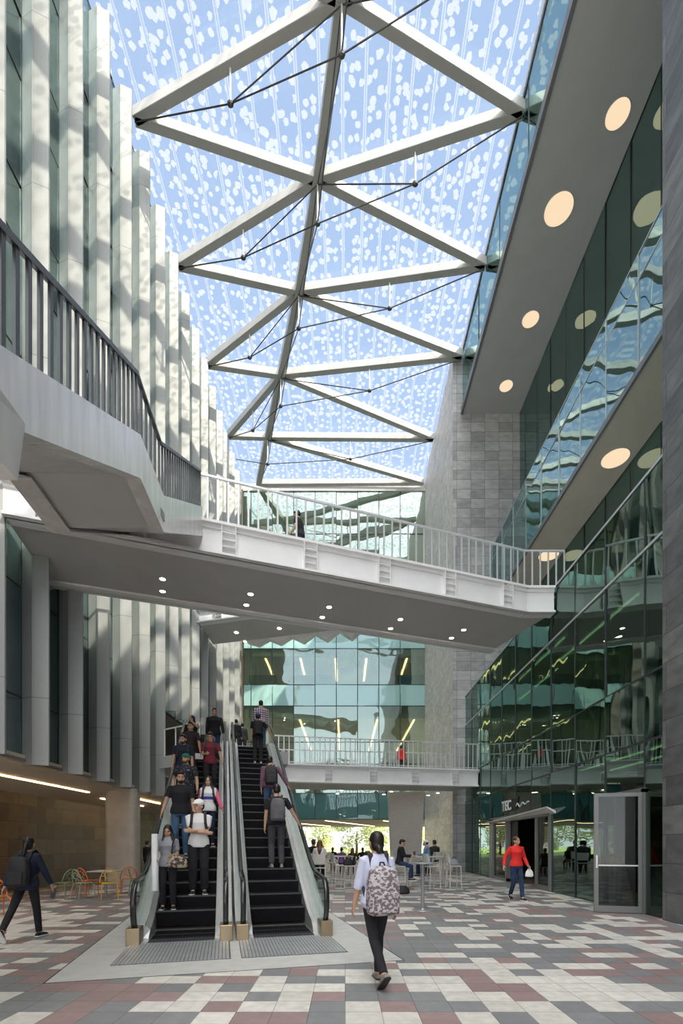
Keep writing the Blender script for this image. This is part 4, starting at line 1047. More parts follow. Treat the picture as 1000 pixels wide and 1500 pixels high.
def person(label, loc, rz, H=1.7, female=False, vox=.010, skin='skin', hair=('short', 'hair_black'), top='black_cloth', sleeve='short', hem=.86,
           legs='jeans', loose=.014, shoes='shoe_black', hands=None, feet=None, lean=0, head=(0, 0), dz=0, cap=None, beard=False, group=None, elbow=None, knee=(0, -1, .05), ankle=.10, sleeves_mat=None, curl=.35, wide=1.0, neck=0):
    k = H / 1.7
    root = thing('person', label, 'person', loc, rz, group); root.scale = (k, k, k)
    sw = (.150 if female else .178) * wide; hw = .092
    tl = math.tan(lean)
    def B(x, y, z): return V((x, y - max(0, z - .92) * tl, z + dz))
    hips = {s: V((s * hw, 0, .885 + dz)) for s in (1, -1)}
    sh = {s: B(s * sw, .01, 1.382) for s in (1, -1)}
    feet = feet or {1: (.10, .02, .085), -1: (-.10, .0, .085)}
    hands = hands or {1: (.24, -.06, .80), -1: (-.24, -.06, .80)}
    J = {}
    for s in (1, -1):
        kn, an = ik(hips[s], V(feet[s]), .42, .40, knee if not isinstance(knee, dict) else knee[s])
        eh = (elbow or {}).get(s, (s * .35, 1, -.2))
        ebw, wr = ik(sh[s], V(hands[s]), .285, .255, eh)
        J[s] = (kn, an, ebw, wr)
    ch = .92 if female else 1.0
    # profile of the trunk: height, half width, half depth, shift
    prof = [(.83, .125, .105, .01), (.90, .168, .122, .015), (.97, .163, .118, .005), (1.07, .132 * ch, .100, 0), (1.18, .145 * ch, .106, -.004), (1.28, .160 * ch, .118 + (.012 if female else 0), -.01), (1.345, .158 * ch, .104, .0), (1.395, .130, .085, .006), (1.435, .090, .070, .010), (1.465, .060, .060, .012)]
    def trunk(mb, z0, z1, grow, n=18, fl=0):
        zs = [z for z in [p[0] for p in prof] if z0 + .01 < z < z1 - .01]
        zs = [z0] + zs + [z1]; rings = []
        for z in zs:
            for a, c in zip(prof[:-1], prof[1:]):
                if a[0] <= z <= c[0] + 1e-6:
                    f = (z - a[0]) / (c[0] - a[0]); break
            else: f, a, c = (0, prof[0], prof[0]) if z < prof[0][0] else (1, prof[-1], prof[-1])
            w_, d_, y_ = [(a[i] + (c[i] - a[i]) * f) for i in (1, 2, 3)]
            rings.append(ering(B(0, y_, z), w_ * wide + grow + fl * max(0, .97 - z), d_ * (1 + (wide - 1) * 1.3) + grow + fl * max(0, .97 - z), n))
        mb.loft(rings)
    def limb(mb, pts, rs, n=12): mb.tube(pts, rs, n, round_ends=True)
    hd = B(0, -.012 - neck, 1.575); yaw, pit = head
    R = Matrix.Rotation(yaw, 3, 'Z') @ Matrix.Rotation(-pit, 3, 'X')
    def HP(x, y, z): return hd + R @ V((x, y, z))
    # ---- body: one surface
    b = MB()
    trunk(b, .83, 1.465, -.004)
    b.tube([B(0, .015, 1.40), B(0, .0 - neck * .6, 1.50), HP(0, .01, -.03)], [.066, .054 if female else .060, .055], 12)
    b.ell(HP(0, .012, .025), (.073, .092, .100), 18, 12, R); b.ell(HP(0, -.030, -.052), (.055, .058, .058), 14, 9, R); b.ell(HP(0, -.058, -.085), (.028, .026, .022), 10, 7, R)
    b.tube([HP(0, -.076, .012), HP(0, -.094, -.018), HP(0, -.104, -.036)], [.010, .013, .016], 8, round_ends=True)
    b.ell(HP(0, -.078, .022), (.050, .018, .013), 10, 6, R); b.ell(HP(0, -.083, -.066), (.024, .014, .012), 10, 6, R)
    for s in (1, -1):
        b.ell(HP(s * .074, .012, -.010), (.012, .024, .034), 10, 7, R); b.ell(HP(s * .034, -.052, -.032), (.028, .03, .028), 10, 6, R)
        kn, an, ebw, wr = J[s]
        limb(b, [hips[s], hips[s].lerp(kn, .5), kn, kn.lerp(an, .35), an], [.062, .056, .044, .044, .033])
        limb(b, [an, an + V((0, -.05, -.03))], [.036, .034])
        limb(b, [sh[s] + V((-s * .03, 0, -.01)), sh[s], sh[s].lerp(ebw, .5), ebw], [.056, .050, .044, .037]); limb(b, [ebw, ebw.lerp(wr, .3), wr], [.037, .039, .026])
        # hand
        d = (wr - ebw).normalized(); inn = V((-s, 0, 0)) - d * d.dot(V((-s, 0, 0)))
        inn = inn.normalized() if inn.length > .2 else V((0, 0, -1)); sd_ = d.cross(inn).normalized()
        fwd = V((0, -1, .3));  sd_ = sd_ if sd_.dot(fwd) > 0 else -sd_
        b.tube([wr - d * .01, wr + d * .04, wr + d * .092], [.026, .034, .036], 10, flat=.55) if False else None
        rings = []
        for q, a_, t_ in ((-.01, .024, .019), (.03, .034, .018), (.07, .040, .016), (.095, .038, .013)):
            c = wr + d * q; rings.append([c + sd_ * a_ * math.cos(2 * PI * i / 10) + inn * t_ * math.sin(2 * PI * i / 10) for i in range(10)])
        b.loft(rings)
        for i, ln in enumerate((.072, .080, .074, .058)):
            base = wr + d * .088 + sd_ * (.0285 - .019 * i); p_ = [base]; ang = curl * .5
            for seg in (.42, .32, .26):
                dd = (d * math.cos(ang) + inn * math.sin(ang)).normalized(); p_.append(p_[-1] + dd * ln * seg); ang += curl
            limb(b, p_, [.0092, .0088, .0082, .0072], 8)
        tb = wr + d * .025 + sd_ * .026; t1_ = tb + (d * .7 + sd_ * .6 + inn * .25).normalized() * .038; t2_ = t1_ + (d * .9 + sd_ * .2 + inn * .35).normalized() * .034
        limb(b, [tb, t1_, t2_], [.0125, .0105, .0085], 8)
    Ri = R.inverted()
    def paint(c):
        q = Ri @ (V(c) - hd)
        if q.y < -.03 and abs(q.x) < .07:
            ax_ = abs(abs(q.x) - .031)
            if vox > .0095:
                if ax_ < .018 and abs(q.z - .030) < .0055: return 1
                if ax_ < .011 and abs(q.z - .006) < .0055: return 1
                return 2 if abs(q.x) < .020 and abs(q.z + .066) < .006 else 0
            if ax_ < .021 and abs(q.z - .031) < .0075: return 1
            if ax_ < .010 and abs(q.z - .007) < .0075: return 1
            if ax_ < .017 and abs(q.z - .007) < .009: return 3
            if abs(q.x) < .024 and abs(q.z + .066) < .0085: return 2
        return 0
    remesh(b, 'body', [M[skin], M['brow'], M['lip'], M['eye_white']], root, vox if vox > .011 else vox * .9, 2, paint)
    # ---- hair
    style, hc = hair
    if style != 'none':
        h = MB()
        if style == 'short':
            h.ell(HP(0, .022, .030 if cap else .040), (.080, .093, .086 if cap else .096), 16, 10, R); h.ell(HP(0, .045, .0), (.076, .066, .075), 12, 8, R)
            if not cap: h.ell(HP(0, -.045, .098), (.055, .045, .030), 12, 7, R)
        else:
            h.ell(HP(0, .022, .036), (.084, .097, .100), 16, 10, R); h.ell(HP(0, .05, -.02), (.078, .062, .09), 12, 8, R)
            if style == 'long':
                h.tube([HP(0, .06, .0), HP(0, .085, -.12), B(0, .11, 1.34), B(0, .105, 1.20)], [.07, .078, .075, .03], 12, round_ends=True)
                for s in (1, -1): h.tube([HP(s * .062, .01, .05), HP(s * .078, .0, -.06), B(s * .085, -.055, 1.39), B(s * .085, -.085, 1.24)], [.028, .032, .034, .014], 8, round_ends=True)
            if style == 'bun':
                h.ell(HP(0, .105, -.075), (.045, .042, .05), 12, 8, R); h.ell(HP(0, .085, -.05), (.03, .04, .03), 10, 6, R)
            if style == 'tail':
                h.tube([HP(0, .09, .02), HP(0, .13, -.04), B(0, .12, 1.40), B(0, .10, 1.26)], [.034, .036, .03, .012], 10, round_ends=True)
        remesh(h, 'hair', M[hc], root, max(vox, .011), 2)
    if beard:
        h = MB(); h.ell(HP(0, -.040, -.078), (.056, .056, .040), 14, 8, R); h.ell(HP(0, -.086, -.052), (.03, .014, .007), 10, 6, R)
        for s in (1, -1): h.tube([HP(s * .066, -.0, .0), HP(s * .060, -.025, -.06)], [.014, .018], 8, round_ends=True)
        remesh(h, 'beard', M[hc], root, max(vox, .011), 1)
    if cap:
        h = MB(); back = cap[1] == 'back'
        h.ell(HP(0, .012, .058), (.090, .106, .078), 18, 10, R)
        yb = 1 if back else -1
        h.loft([[HP(.072 * math.cos(a * PI / 8), .012 + yb * (.03 + .0), .052 + o_) for a in range(0, 9)] + [HP(.072 * math.cos(a * PI / 8), .012 + yb * (.065 + .105 * math.sin(a * PI / 8)), .045 + o_) for a in range(8, -1, -1)] for o_ in (-.006, .010)])
        remesh(h, 'cap', M[cap[0]], root, max(vox, .010), 2, label=cap[2] if len(cap) > 2 else None)
    # ---- shirt
    t = MB(); trunk(t, hem, 1.448, .018, 18, .10)
    for s in (1, -1):
        kn, an, ebw, wr = J[s]
        g = .014
        if sleeve == 'short': pts, rs = [sh[s] + V((-s * .04, 0, -.01)), sh[s], sh[s].lerp(ebw, .40), sh[s].lerp(ebw, .72)], [.050, .047 + g, .047 + g, .046 + g]
        elif sleeve == 'three': pts, rs = [sh[s] + V((-s * .04, 0, -.01)), sh[s], sh[s].lerp(ebw, .5), ebw, ebw.lerp(wr, .22)], [.050, .047 + g, .046 + g, .046 + g, .044 + g]
        else: pts, rs = [sh[s] + V((-s * .04, 0, -.01)), sh[s], sh[s].lerp(ebw, .5), ebw, ebw.lerp(wr, .5), ebw.lerp(wr, .97)], [.050, .047 + g, .044 + g, .040 + g, .036 + g, .028 + g]
        t.tube(pts, rs, 12)
        t.ell(sh[s] + V((-s * .02, 0, -.002)), (.056, .056, .052), 12, 8)
        if sleeve != 'short': t.ell(ebw, (.044 + g,) * 3, 10, 7)
    sleevecol = None
    if sleeves_mat:
        sleevecol = lambda c: 1 if abs(c[0]) > sw + .03 else 0
    remesh(t, 'shirt' if sleeve == 'short' else 'top', [M[top]] + ([M[sleeves_mat]] if sleeves_mat else []), root, vox, 3, sleevecol)
    # ---- trousers
    t = MB(); trunk(t, .83, 1.0, .010)
    for s in (1, -1):
        kn, an, ebw, wr = J[s]; g = loose
        e = kn.lerp(an, 1.0) + V((0, 0, -.0))
        t.tube([hips[s] + V((0, 0, .05)), hips[s], hips[s].lerp(kn, .5), kn, kn.lerp(an, .35), e], [.060, .072 + g, .066 + g, .054 + g, .052 + g, .042 + g * 1.2], 12)
        t.ell(kn, (.053 + g,) * 3, 10, 7)
    remesh(t, 'trousers', M[legs], root, vox, 3)
    # ---- shoes
    for s in (1, -1):
        kn, an, _, _ = J[s]; f = V((s * .12, -1, 0)).normalized(); t = MB()
        drop = V((0, 0, -.085)); pitch = getattr(person, '_pitch', {}).get(s, 0)
        Rf = Matrix.Rotation(pitch, 3, f.cross(V((0, 0, 1))))
        def FP(u, z): return an + Rf @ (f * u + V((0, 0, z)))
        sx_ = V((0, 0, 1)).cross(f)
        rings = []
        for u, w_, h_ in ((-.065, .018, .02), (-.055, .032, .055), (-.01, .037, .085), (.05, .039, .075), (.11, .045, .052), (.16, .042, .042), (.19, .022, .02)):
            rings.append([FP(u, -.085 + z_ * h_) + sx_ * (w_ * x_) for x_, z_ in ((-.9, 0), (.9, 0), (1, .35), (.75, .8), (.3, 1), (-.3, 1), (-.75, .8), (-1, .35))])
        t.loft(rings)
        sl = MB(); sl.loft([[FP(u, -.088) + sx_ * w_, FP(u, -.088) - sx_ * w_, FP(u, -.070) - sx_ * w_, FP(u, -.070) + sx_ * w_] for u, w_ in ((-.07, .02), (-.055, .036), (0, .040), (.06, .043), (.12, .049), (.17, .044), (.197, .022))])
        o = t.build('shoe', M[shoes], root, smooth=True)
        sl.build('sole', M['shoe_white'] if shoes != 'shoe_grey' else M['shoe_black'], o)
    root['_j'] = 0; del root['_j']
    return root, dict(J=J, sh=sh, B=B, k=k, HP=HP)
person._pitch = {}

def backpack(P, loc, rz, label, mt='bag_black', size=(.15, .09, .23), z=1.16, front=True, logo=None, tilt=0, vox=.012, off=.125, straps='bag_black'):
    """a pack on the back of person P (its return value)"""
    root, d = P; B = d['B']; k = d['k']
    bp = thing('backpack', label, 'backpack', loc, rz); bp.scale = (k, k, k)
    b = MB(); w_, dp, h_ = size; n = 20
    def sec(zz, f, g): 
        return [B(w_ * f * math.copysign(abs(math.cos(a)) ** .6, math.cos(a)), off + dp + dp * g * math.copysign(abs(math.sin(a)) ** .6, math.sin(a)), zz) for a in [2 * PI * i / n for i in range(n)]]
    b.loft([sec(z - h_, .75, .6), sec(z - h_ * .92, .95, .95), sec(z - h_ * .3, 1, 1.05), sec(z + h_ * .4, .97, .95), sec(z + h_ * .8, .82, .75), sec(z + h_, .45, .4)])
    remesh(b, 'pack', M[mt], bp, vox, 4)
    b = MB(); b.loft([sec2 for sec2 in [[p + V((0, dp * .28, 0)) for p in [B(w_ * .78 * math.copysign(abs(math.cos(a)) ** .5, math.cos(a)), off + dp * 1.75 + dp * .35 * math.sin(a), zz) for a in [2 * PI * i / n for i in range(n)]]] for zz in (z - h_ * .85, z - h_ * .6, z - h_ * .15, z - h_ * .02)]])
    remesh(b, 'pocket', M[mt], bp, vox, 3)
    for s in (1, -1):
        sx = s * .095
        pts = [B(sx * .8, off - .005, z + h_ * .75), B(sx, .075, 1.44), B(sx * 1.12, .0, 1.475), B(sx * 1.15, -.085, 1.41), B(sx * 1.2, -.13, 1.28), B(sx * 1.45, -.10, 1.14), B(sx * 1.6, .02, 1.05), B(sx * 1.3, off, z - h_ * .75)]
        m_ = MB(); rings = []
        for i, p in enumerate(pts):
            t_ = (pts[min(i + 1, len(pts) - 1)] - pts[max(i - 1, 0)]).normalized(); u = V((1, 0, 0)); u = (u - t_ * u.dot(t_)).normalized(); v_ = t_.cross(u)
            rings.append([p + u * .026 + v_ * .008, p - u * .026 + v_ * .008, p - u * .026 - v_ * .008, p + u * .026 - v_ * .008])
        m_.loft(rings).build('strap', M[straps], bp, smooth=False, bevel=.003)
    m_ = MB(); m_.tube([B(-.03, off + dp * .8, z + h_ * .98), B(-.02, off + dp * .7, z + h_ * 1.13), B(.02, off + dp * .7, z + h_ * 1.13), B(.03, off + dp * .8, z + h_ * .98)], .010, 8); m_.build('grab_handle', M['bag_black'], bp, smooth=True)
    return bp
# ------------------------------------------------------------------ the people of the hall
def Wp(P, v):
    r = P[0]; k = P[1]['k']
    return V(r.location) + Matrix.Rotation(r.rotation_euler.z, 3, 'Z') @ (V(v) * k)
def rail_z(e): return .97 + rise(e, 1.12, TOPZ)
def on_esc(px, yt, H0, down=True, rail=None, dh=.25, **k):
    s0 = 0 if down else 1.62
    best = None
    for kk in range(2, 27):
        e = EA + .4 * kk - .2; z = rise(e, EA) + .006
        q = (px - 505) / 700
        s = (q * (E0.y + e * EE.y) - E0.x - e * EE.x) / (ER.x - q * ER.y)
        Y = ep(s, e).y
        H = CAMZ - z + (1235 - yt) * Y / 700
        if best is None or abs(H - H0) < best[0]: best = (abs(H - H0), kk, e, z, s, H)
    _, kk, e, z, s, H = best
    sl = min(max(s - s0, .40), 1.17)
    H = min(max(H, H0 - .09), H0 + .09)
    sc = H / 1.7
    hands = dict(k.pop('hands', {}) or {})
    base = {1: (.235, -.05, .80), -1: (-.235, -.05, .80)}
    if rail:
        xr = (.11 if rail == 'L' else 1.46) - sl
        if not down: xr = -xr
        sg = 1 if xr > 0 else -1
        ee = e - dh if down else e + dh
        base[sg] = (xr / sc, -dh / sc, (rail_z(ee) - z + .045) / sc)
    base.update(hands)
    feet = {1: (.10, .03, .085), -1: (-.10, .02, .085)}
    return person(loc=ep(s0 + sl, e, z), rz=ANG if down else ANG + PI, H=H, hands=base, feet=k.pop('feet', feet), **k), ep(s0 + sl, e, z), (ANG if down else ANG + PI), dict(e=e, z=z, s=sl, H=H)

# --- coming down
cast = {}
P, lc, rz_, inf = on_esc(246, 1224, 1.60, female=True, top='grey_cloth', legs='black_cloth', hair=('long', 'hair_black'), head=(-.15, -.40), vox=.010,
    hands={-1: (-.20, -.20, 1.02), 1: (.10, -.24, 1.08)}, label='person in a grey t-shirt carrying a white paper roll, lowest on the down escalator')
o = thing('paper_roll', 'tall white paper roll held upright by the person in grey', 'paper roll', Wp((P[0], P[1]), (-.215, -.27, .40)), rz_)
MB().disc((0, 0, 0), .055, .98, 24).build('roll', M['paper_white'], o, smooth=True)
MB().tube([(.045 * math.cos(a), .045 * math.sin(a), .984) for a in [i * PI / 12 for i in range(25)]], .006, 6).build('roll_edge', M['white_cloth'], o)
o = thing('handbag', 'brown patterned handbag held in front by the person in grey', 'handbag', Wp((P[0], P[1]), (.20, -.22, .84)), rz_ + .1)
b = MB(); b.loft([ering((0, 0, 0), .16, .055, 20), ering((0, 0, .05), .185, .075, 20), ering((0, 0, .17), .15, .06, 20), ering((0, 0, .235), .12, .035, 20)]); remesh(b, 'bag_body', M['patterned_handbag'], o, .01, 3)
MB().tube([(-.10, 0, .22), (-.08, .02, .42), (-.04, .06, .54), (0, .12, .60)], .014, 8).build('strap', M['bag_black'], o, smooth=True)
P, lc, rz_, inf = on_esc(291, 1171, 1.74, top='white_cloth', legs='black_cloth', loose=.022, shoes='shoe_black', hair=('short', 'hair_black'), cap=('cap_white', 'front', 'white baseball cap'), head=(-.75, -.05), vox=.010, hem=.84,
    hands={1: (-.09, -.215, 1.13), -1: (.10, -.225, 1.10)}, elbow={1: (.5, .1, -.5), -1: (-.5, .1, -.5)}, label='person in a white t-shirt and white cap with arms crossed, black tracksuit trousers')
wc = P[0]
def straps_only(P, loc, rz, label):
    root, d = P; B = d['B']; k = d['k']
    bp = thing('backpack', label, 'backpack', loc, rz); bp.scale = (k, k, k)
    for s in (1, -1):
        sx = s * .10
        pts = [B(sx * .8, .13, 1.34), B(sx, .075, 1.445), B(sx * 1.1, .0, 1.478), B(sx * 1.12, -.085, 1.415), B(sx * 1.2, -.135, 1.28), B(sx * 1.45, -.11, 1.14), B(sx * 1.55, .02, 1.05), B(sx * 1.2, .13, 1.0)]
        rings = []
        for i, p in enumerate(pts):
            t_ = (pts[min(i + 1, len(pts) - 1)] - pts[max(i - 1, 0)]).normalized(); u = V((1, 0, 0)); u = (u - t_ * u.dot(t_)).normalized(); v_ = t_.cross(u)
            rings.append([p + u * .024 + v_ * .008, p - u * .024 + v_ * .008, p - u * .024 - v_ * .008, p + u * .024 - v_ * .008])
        MB().loft(rings).build('strap', M['bag_black'], bp, bevel=.003)
    b = MB(); b.loft([ering(B(0, .19, 1.0), .11, .05), ering(B(0, .20, 1.03), .14, .075), ering(B(0, .20, 1.25), .14, .075), ering(B(0, .18, 1.38), .09, .04)]); remesh(b, 'pack', M['bag_black'], bp, .016, 3)
straps_only(P, lc, rz_, 'dark backpack worn by the person in the white cap')
P, lc, rz_, inf = on_esc(264.5, 1131, 1.76, top='black_cloth', legs='jeans', hair=('short', 'hair_black'), beard=True, rail='L', head=(.15, .05), wide=1.08, vox=.010,
    hands={1: (.26, -.10, .86)}, label='bearded person in a black t-shirt and blue jeans with one hand on the handrail')
P, lc, rz_, inf = on_esc(305, 1137, 1.64, female=True, top='sport_jacket', sleeve='long', sleeves_mat='pink_sleeve', legs='navy_cloth', hair=('long', 'hair_black'), rail='R', head=(-.1, 0), vox=.010, loose=.006,
    label='long-haired person in a white sports jacket with blue band and pink sleeves')
straps_only(P, lc, rz_, 'black backpack worn over the white sports jacket')
P, lc, rz_, inf = on_esc(272, 1104, 1.74, top='dotted_black_cloth', legs='dark_cloth', hair=('short', 'hair_brown'), beard=True, cap=('cap_green', 'back', 'green cap worn backwards'), head=(-.55, 0), wide=1.06,
    hands={1: (.26, -.14, .88), -1: (-.27, -.05, .95)}, label='bearded person in a green cap and dotted black shirt')
P, lc, rz_, inf = on_esc(265, 1076, 1.74, top='navy_cloth', legs='dark_cloth', hair=('short', 'hair_black'), beard=True, rail='L', head=(-.5, -.1), label='person in a navy t-shirt with backpack straps, hand on the outer handrail')
straps_only(P, lc, rz_, 'backpack worn by the person in the navy t-shirt')
P, lc, rz_, inf = on_esc(308, 1072.5, 1.72, top='maroon_cloth', legs='black_cloth', hair=('short', 'hair_black'), rail='R', head=(-.2, -.45), skin='skin',
    hands={-1: (-.10, -.28, 1.08)}, label='person in a maroon polo shirt looking down at one hand')
straps_only(P, lc, rz_, 'black backpack worn over the maroon polo shirt')
P, lc, rz_, inf = on_esc(279, 1058, 1.70, top='brown_black_cloth', legs='dark_cloth', hair=('short', 'hair_black'), head=(-.2, 0), hands={1: (.27, -.12, .86)}, label='person in a dark brown t-shirt behind the one in navy')
o = thing('folder', 'white folder held low between people on the down escalator', 'folder', Wp((P[0], P[1]), (.24, -.16, .66)), rz_)
MB().box(-.11, .11, -.008, .008, 0, .16).build('cover', M['paper_white'], o)
MB().box(-.105, .105, -.011, -.008, .01, .15).build('sheet', M['white_cloth'], o)
P, lc, rz_, inf = on_esc(281, 1048, 1.66, female=True, top='black_cloth', legs='black_cloth', hair=('long', 'hair_black'), head=(-.5, 0), hands={1: (.02, -.17, 1.47)}, elbow={1: (.6, -.2, -.6)}, label='long-haired person in black holding a hand to the mouth')
P, lc, rz_, inf = on_esc(314, 1037.6, 1.78, top='black_cloth', sleeve='long', legs='jeans_dark', hair=('short', 'hair_black'), rail='R', head=(.1, 0), wide=1.08, label='tall person in a black long-sleeved shirt, highest on the down escalator')

# --- going up
P, lc, rz_, inf = on_esc(405, 1148.6, 1.72, down=False, top='black_cloth', legs='charcoal_trousers', shoes='shoe_grey', hair=('short', 'hair_black'), rail='R', dh=.12, head=(0, 0), vox=.010, label='person in a black t-shirt with a grey backpack, lowest on the up escalator')
backpack(P, lc, rz_, 'grey backpack on the lowest person riding up', 'bag_grey', (.15, .08, .23), 1.17)
P, lc, rz_, inf = on_esc(396, 1107, 1.72, down=False, top='plum_cloth', sleeve='long', legs='jeans', hair=('short', 'hair_black'), rail='R', dh=.05, head=(-.4, 0), lean=.12, wide=1.06, label='person in a plum shirt and blue jeans leaning on the handrail going up')
backpack(P, lc, rz_, 'big black backpack on the person in the plum shirt', 'bag_black', (.17, .10, .25), 1.16)
P, lc, rz_, inf = on_esc(377.6, 1045, 1.72, down=False, top='black_cloth', legs='dark_cloth', shoes='shoe_white', hair=('short', 'hair_black'), cap=('cap_blue', 'front', 'blue cap'), rail='R', dh=.1, label='person in black with a blue cap near the top of the up escalator')
backpack(P, lc, rz_, 'black backpack on the person in the blue cap', 'bag_black', (.155, .09, .24), 1.17)
P, lc, rz_, inf = on_esc(382, 1026, 1.74, down=False, top='plaid_cloth', sleeve='long', legs='jeans', hair=('short', 'hair_black'), wide=1.12, label='person in a plaid shirt, highest on the up escalator')

def stand(px, yfoot, H, rz, z=0, **k):
    Y = (CAMZ - z) * 700 / (yfoot - 1235); loc = V(((px - 505) / 700 * Y, Y, z))
    return person(loc=loc, rz=rz, H=H, **k), loc
# --- walking in front
person._pitch = {1: -.75, -1: -.1}
P, lc = stand(551, 1437, 1.68, PI + .28, female=True, top='lilac_cloth', sleeve='three', legs='black_cloth', loose=.004, shoes='shoe_grey', hair=('bun', 'hair_black'), vox=.007, hem=.80,
    feet={-1: (-.05, -.08, .085), 1: (.06, .40, .19)}, hands={1: (.235, -.13, .80), -1: (-.22, .02, .84)}, head=(.05, .05), label='person in a lilac blouse and black leggings walking away, in front of the escalators')
backpack(P, lc, PI + .28, 'large brown and white patterned backpack worn by the person walking away', 'patterned_pack', (.185, .115, .27), 1.05, vox=.010, off=.10, straps='dark_cloth')
person._pitch = {1: -.9, -1: 0}
rzL = PI - .02
P, lc = stand(40, 1376, 1.66, rzL, female=True, top='navy_cloth', sleeve='long', legs='black_cloth', loose=.006, hair=('tail', 'hair_black'), vox=.009, hem=.82,
    feet={-1: (-.05, -.22, .085), 1: (.06, .50, .22)}, hands={-1: (-.26, -.24, .86), 1: (.30, .10, .88)}, head=(.15, .1), lean=.06, label='person in dark clothes with a black backpack walking past the cafe tables')
backpack(P, lc, rzL, 'black backpack on the person walking past the cafe tables', 'bag_black', (.165, .09, .24), 1.13, vox=.010)
h_ = Wp(P, (-.27, -.285, .80))
o = thing('water_bottle', 'dark grey water bottle in the hand of the person walking past the cafe', 'bottle', h_, 0)
o.rotation_euler = (.35, .45, 0)
MB().loft([ering((0, 0, -.17), .030, .030, 16), ering((0, 0, -.165), .036, .036, 16), ering((0, 0, -.02), .036, .036, 16), ering((0, 0, .02), .02, .02, 16), ering((0, 0, .03), .02, .02, 16)]).build('flask', M['bag_grey'], o, smooth=True)
MB().disc((0, 0, .028), .023, .03, 16).build('lid', M['shoe_grey'], o)
person._pitch = {1: 0, -1: -.5}
P, lc = stand(756, 1318, 1.74, .12, female=True, top='red_cloth', sleeve='long', legs='jeans_dark', loose=.008, hair=('tail', 'hair_brown'), vox=.010, hem=.90,
    feet={1: (.07, -.20, .085), -1: (-.06, .22, .13)}, hands={1: (.25, -.14, .92), -1: (-.36, -.02, .92)}, head=(.35, .05), label='person in a bright red sweater and jeans walking out of the shop')
h_ = Wp(P, (.27, -.18, .62))
o = thing('carrier_bag', 'white plastic carrier bag in the hand of the person in red', 'bag', h_, .12)
b = MB(); b.loft([ering((0, 0, 0), .09, .05), ering((0, 0, .03), .12, .07), ering((0, 0, .14), .10, .05), ering((0, 0, .22), .035, .02)]); remesh(b, 'bag_body', M['paper_white'], o, .01, 2)
MB().tube([(-.02, 0, .21), (-.03, 0, .27), (0, 0, .30), (.03, 0, .27), (.02, 0, .21)], .006, 6).build('handles', M['paper_white'], o)
person._pitch = {}
# --- on the bridges
Yb = 13.75; lc = V(((441 - 505) / 700 * Yb, Yb, 9.42))
P = person(loc=lc, rz=-1.9, H=1.72, top='black_cloth', legs='jeans_dark', hair=('short', 'hair_black'), head=(0, -.2), lean=.18, hands={1: (.22, -.25, .92), -1: (-.2, -.2, .9)}, label='person in a black t-shirt walking along the high footbridge'), lc
bands('printed_shirt', [(1.26, 1.275, (.7, .7, .7)), (1.20, 1.215, (.7, .7, .7))], (.016, .016, .019))
lc = V((2.9, 24.6, 5.07))
person(loc=lc, rz=2.6, H=1.5, top='red_cloth', sleeve='long', legs='dark_cloth', hair=('short', 'hair_black'), vox=.016, label='person in red behind the railing of the low footbridge')
for (px, yt, Y, tp, lb_x) in ((346, 1072, 19.3, 'black_cloth', 'dark-haired person in black walking off on the landing beyond the escalators'), (355, 1079, 19.9, 'charcoal_trousers', 'person in grey on the landing beyond the escalators')):
    H = CAMZ - 5.1 + (1235 - yt) * Y / 700
    H = max(H, 1.45)
    person(loc=V(((px - 505) / 700 * Y, Y, 5.1)), rz=PI, H=H, top=tp, sleeve='long', legs='dark_cloth', hair=('short', 'hair_black'), vox=.018, label=lb_x)
# in the shade behind the down escalator
P, lc = stand(216, 1292, 1.66, PI - .5, top='black_cloth', sleeve='long', legs='black_cloth', hair=('short', 'hair_black'), vox=.016, label='person in black standing in the shade beside the concrete column')

# ================================================================== furniture
mat('stool_white', (.62, .60, .56), .4, .1, .04); mat('table_grey', (.33, .34, .34), .35, .4, .05)
mat('chair_orange', (.72, .16, .03), .4, 0, .05); mat('chair_yellow', (.70, .42, .03), .4, 0, .05); mat('chair_green', (.16, .24, .14), .4, 0, .05); mat('chair_sage', (.27, .34, .24), .4, 0, .05)
mat('laminate', (.45, .43, .40), .4, 0, .08)
def stool(label, x, y, rz, back=True, group=None):
    t = thing('bar_stool', label, 'bar stool', (x, y, 0), rz, group); m = M['stool_white']; h = .74; a = .19
    MB().box(-.2, .2, -.2, .2, h, h + .035).build('seat', m, t, bevel=.012)
    for sx in (1, -1):
        for sy in (1, -1):
            MB().bar((sx * .21, sy * .21, 0), (sx * .185, sy * .185, h), .028, .028, (0, 1, 0)).build('leg', m, t)
    b = MB(); z = .27
    for p, q in (((-.2, -.2, z), (.2, -.2, z)), ((.2, -.2, z), (.2, .2, z)), ((.2, .2, z), (-.2, .2, z)), ((-.2, .2, z), (-.2, -.2, z))): b.bar(p, q, .022, .022)
    b.build('footrest', m, t)
    if back:
        b = MB(); n = 8; rings = []
        for sx in (1, -1): b.bar((sx * .185, .185, h), (sx * .19, .25, 1.12), .026, .026, (0, 1, 0))
        b.build('back_frame', m, t)
        b = MB()
        for i in range(n + 1):
            u = -1 + 2 * i / n; yo = .245 + .035 * (1 - u * u)
            rings.append([V((u * .20, yo - .010, .88)), V((u * .20, yo + .012, .88)), V((u * .20, yo + .030, 1.19)), V((u * .20, yo + .008, 1.19))])
        b.loft(rings).build('backrest', m, t, bevel=.006)
    return t
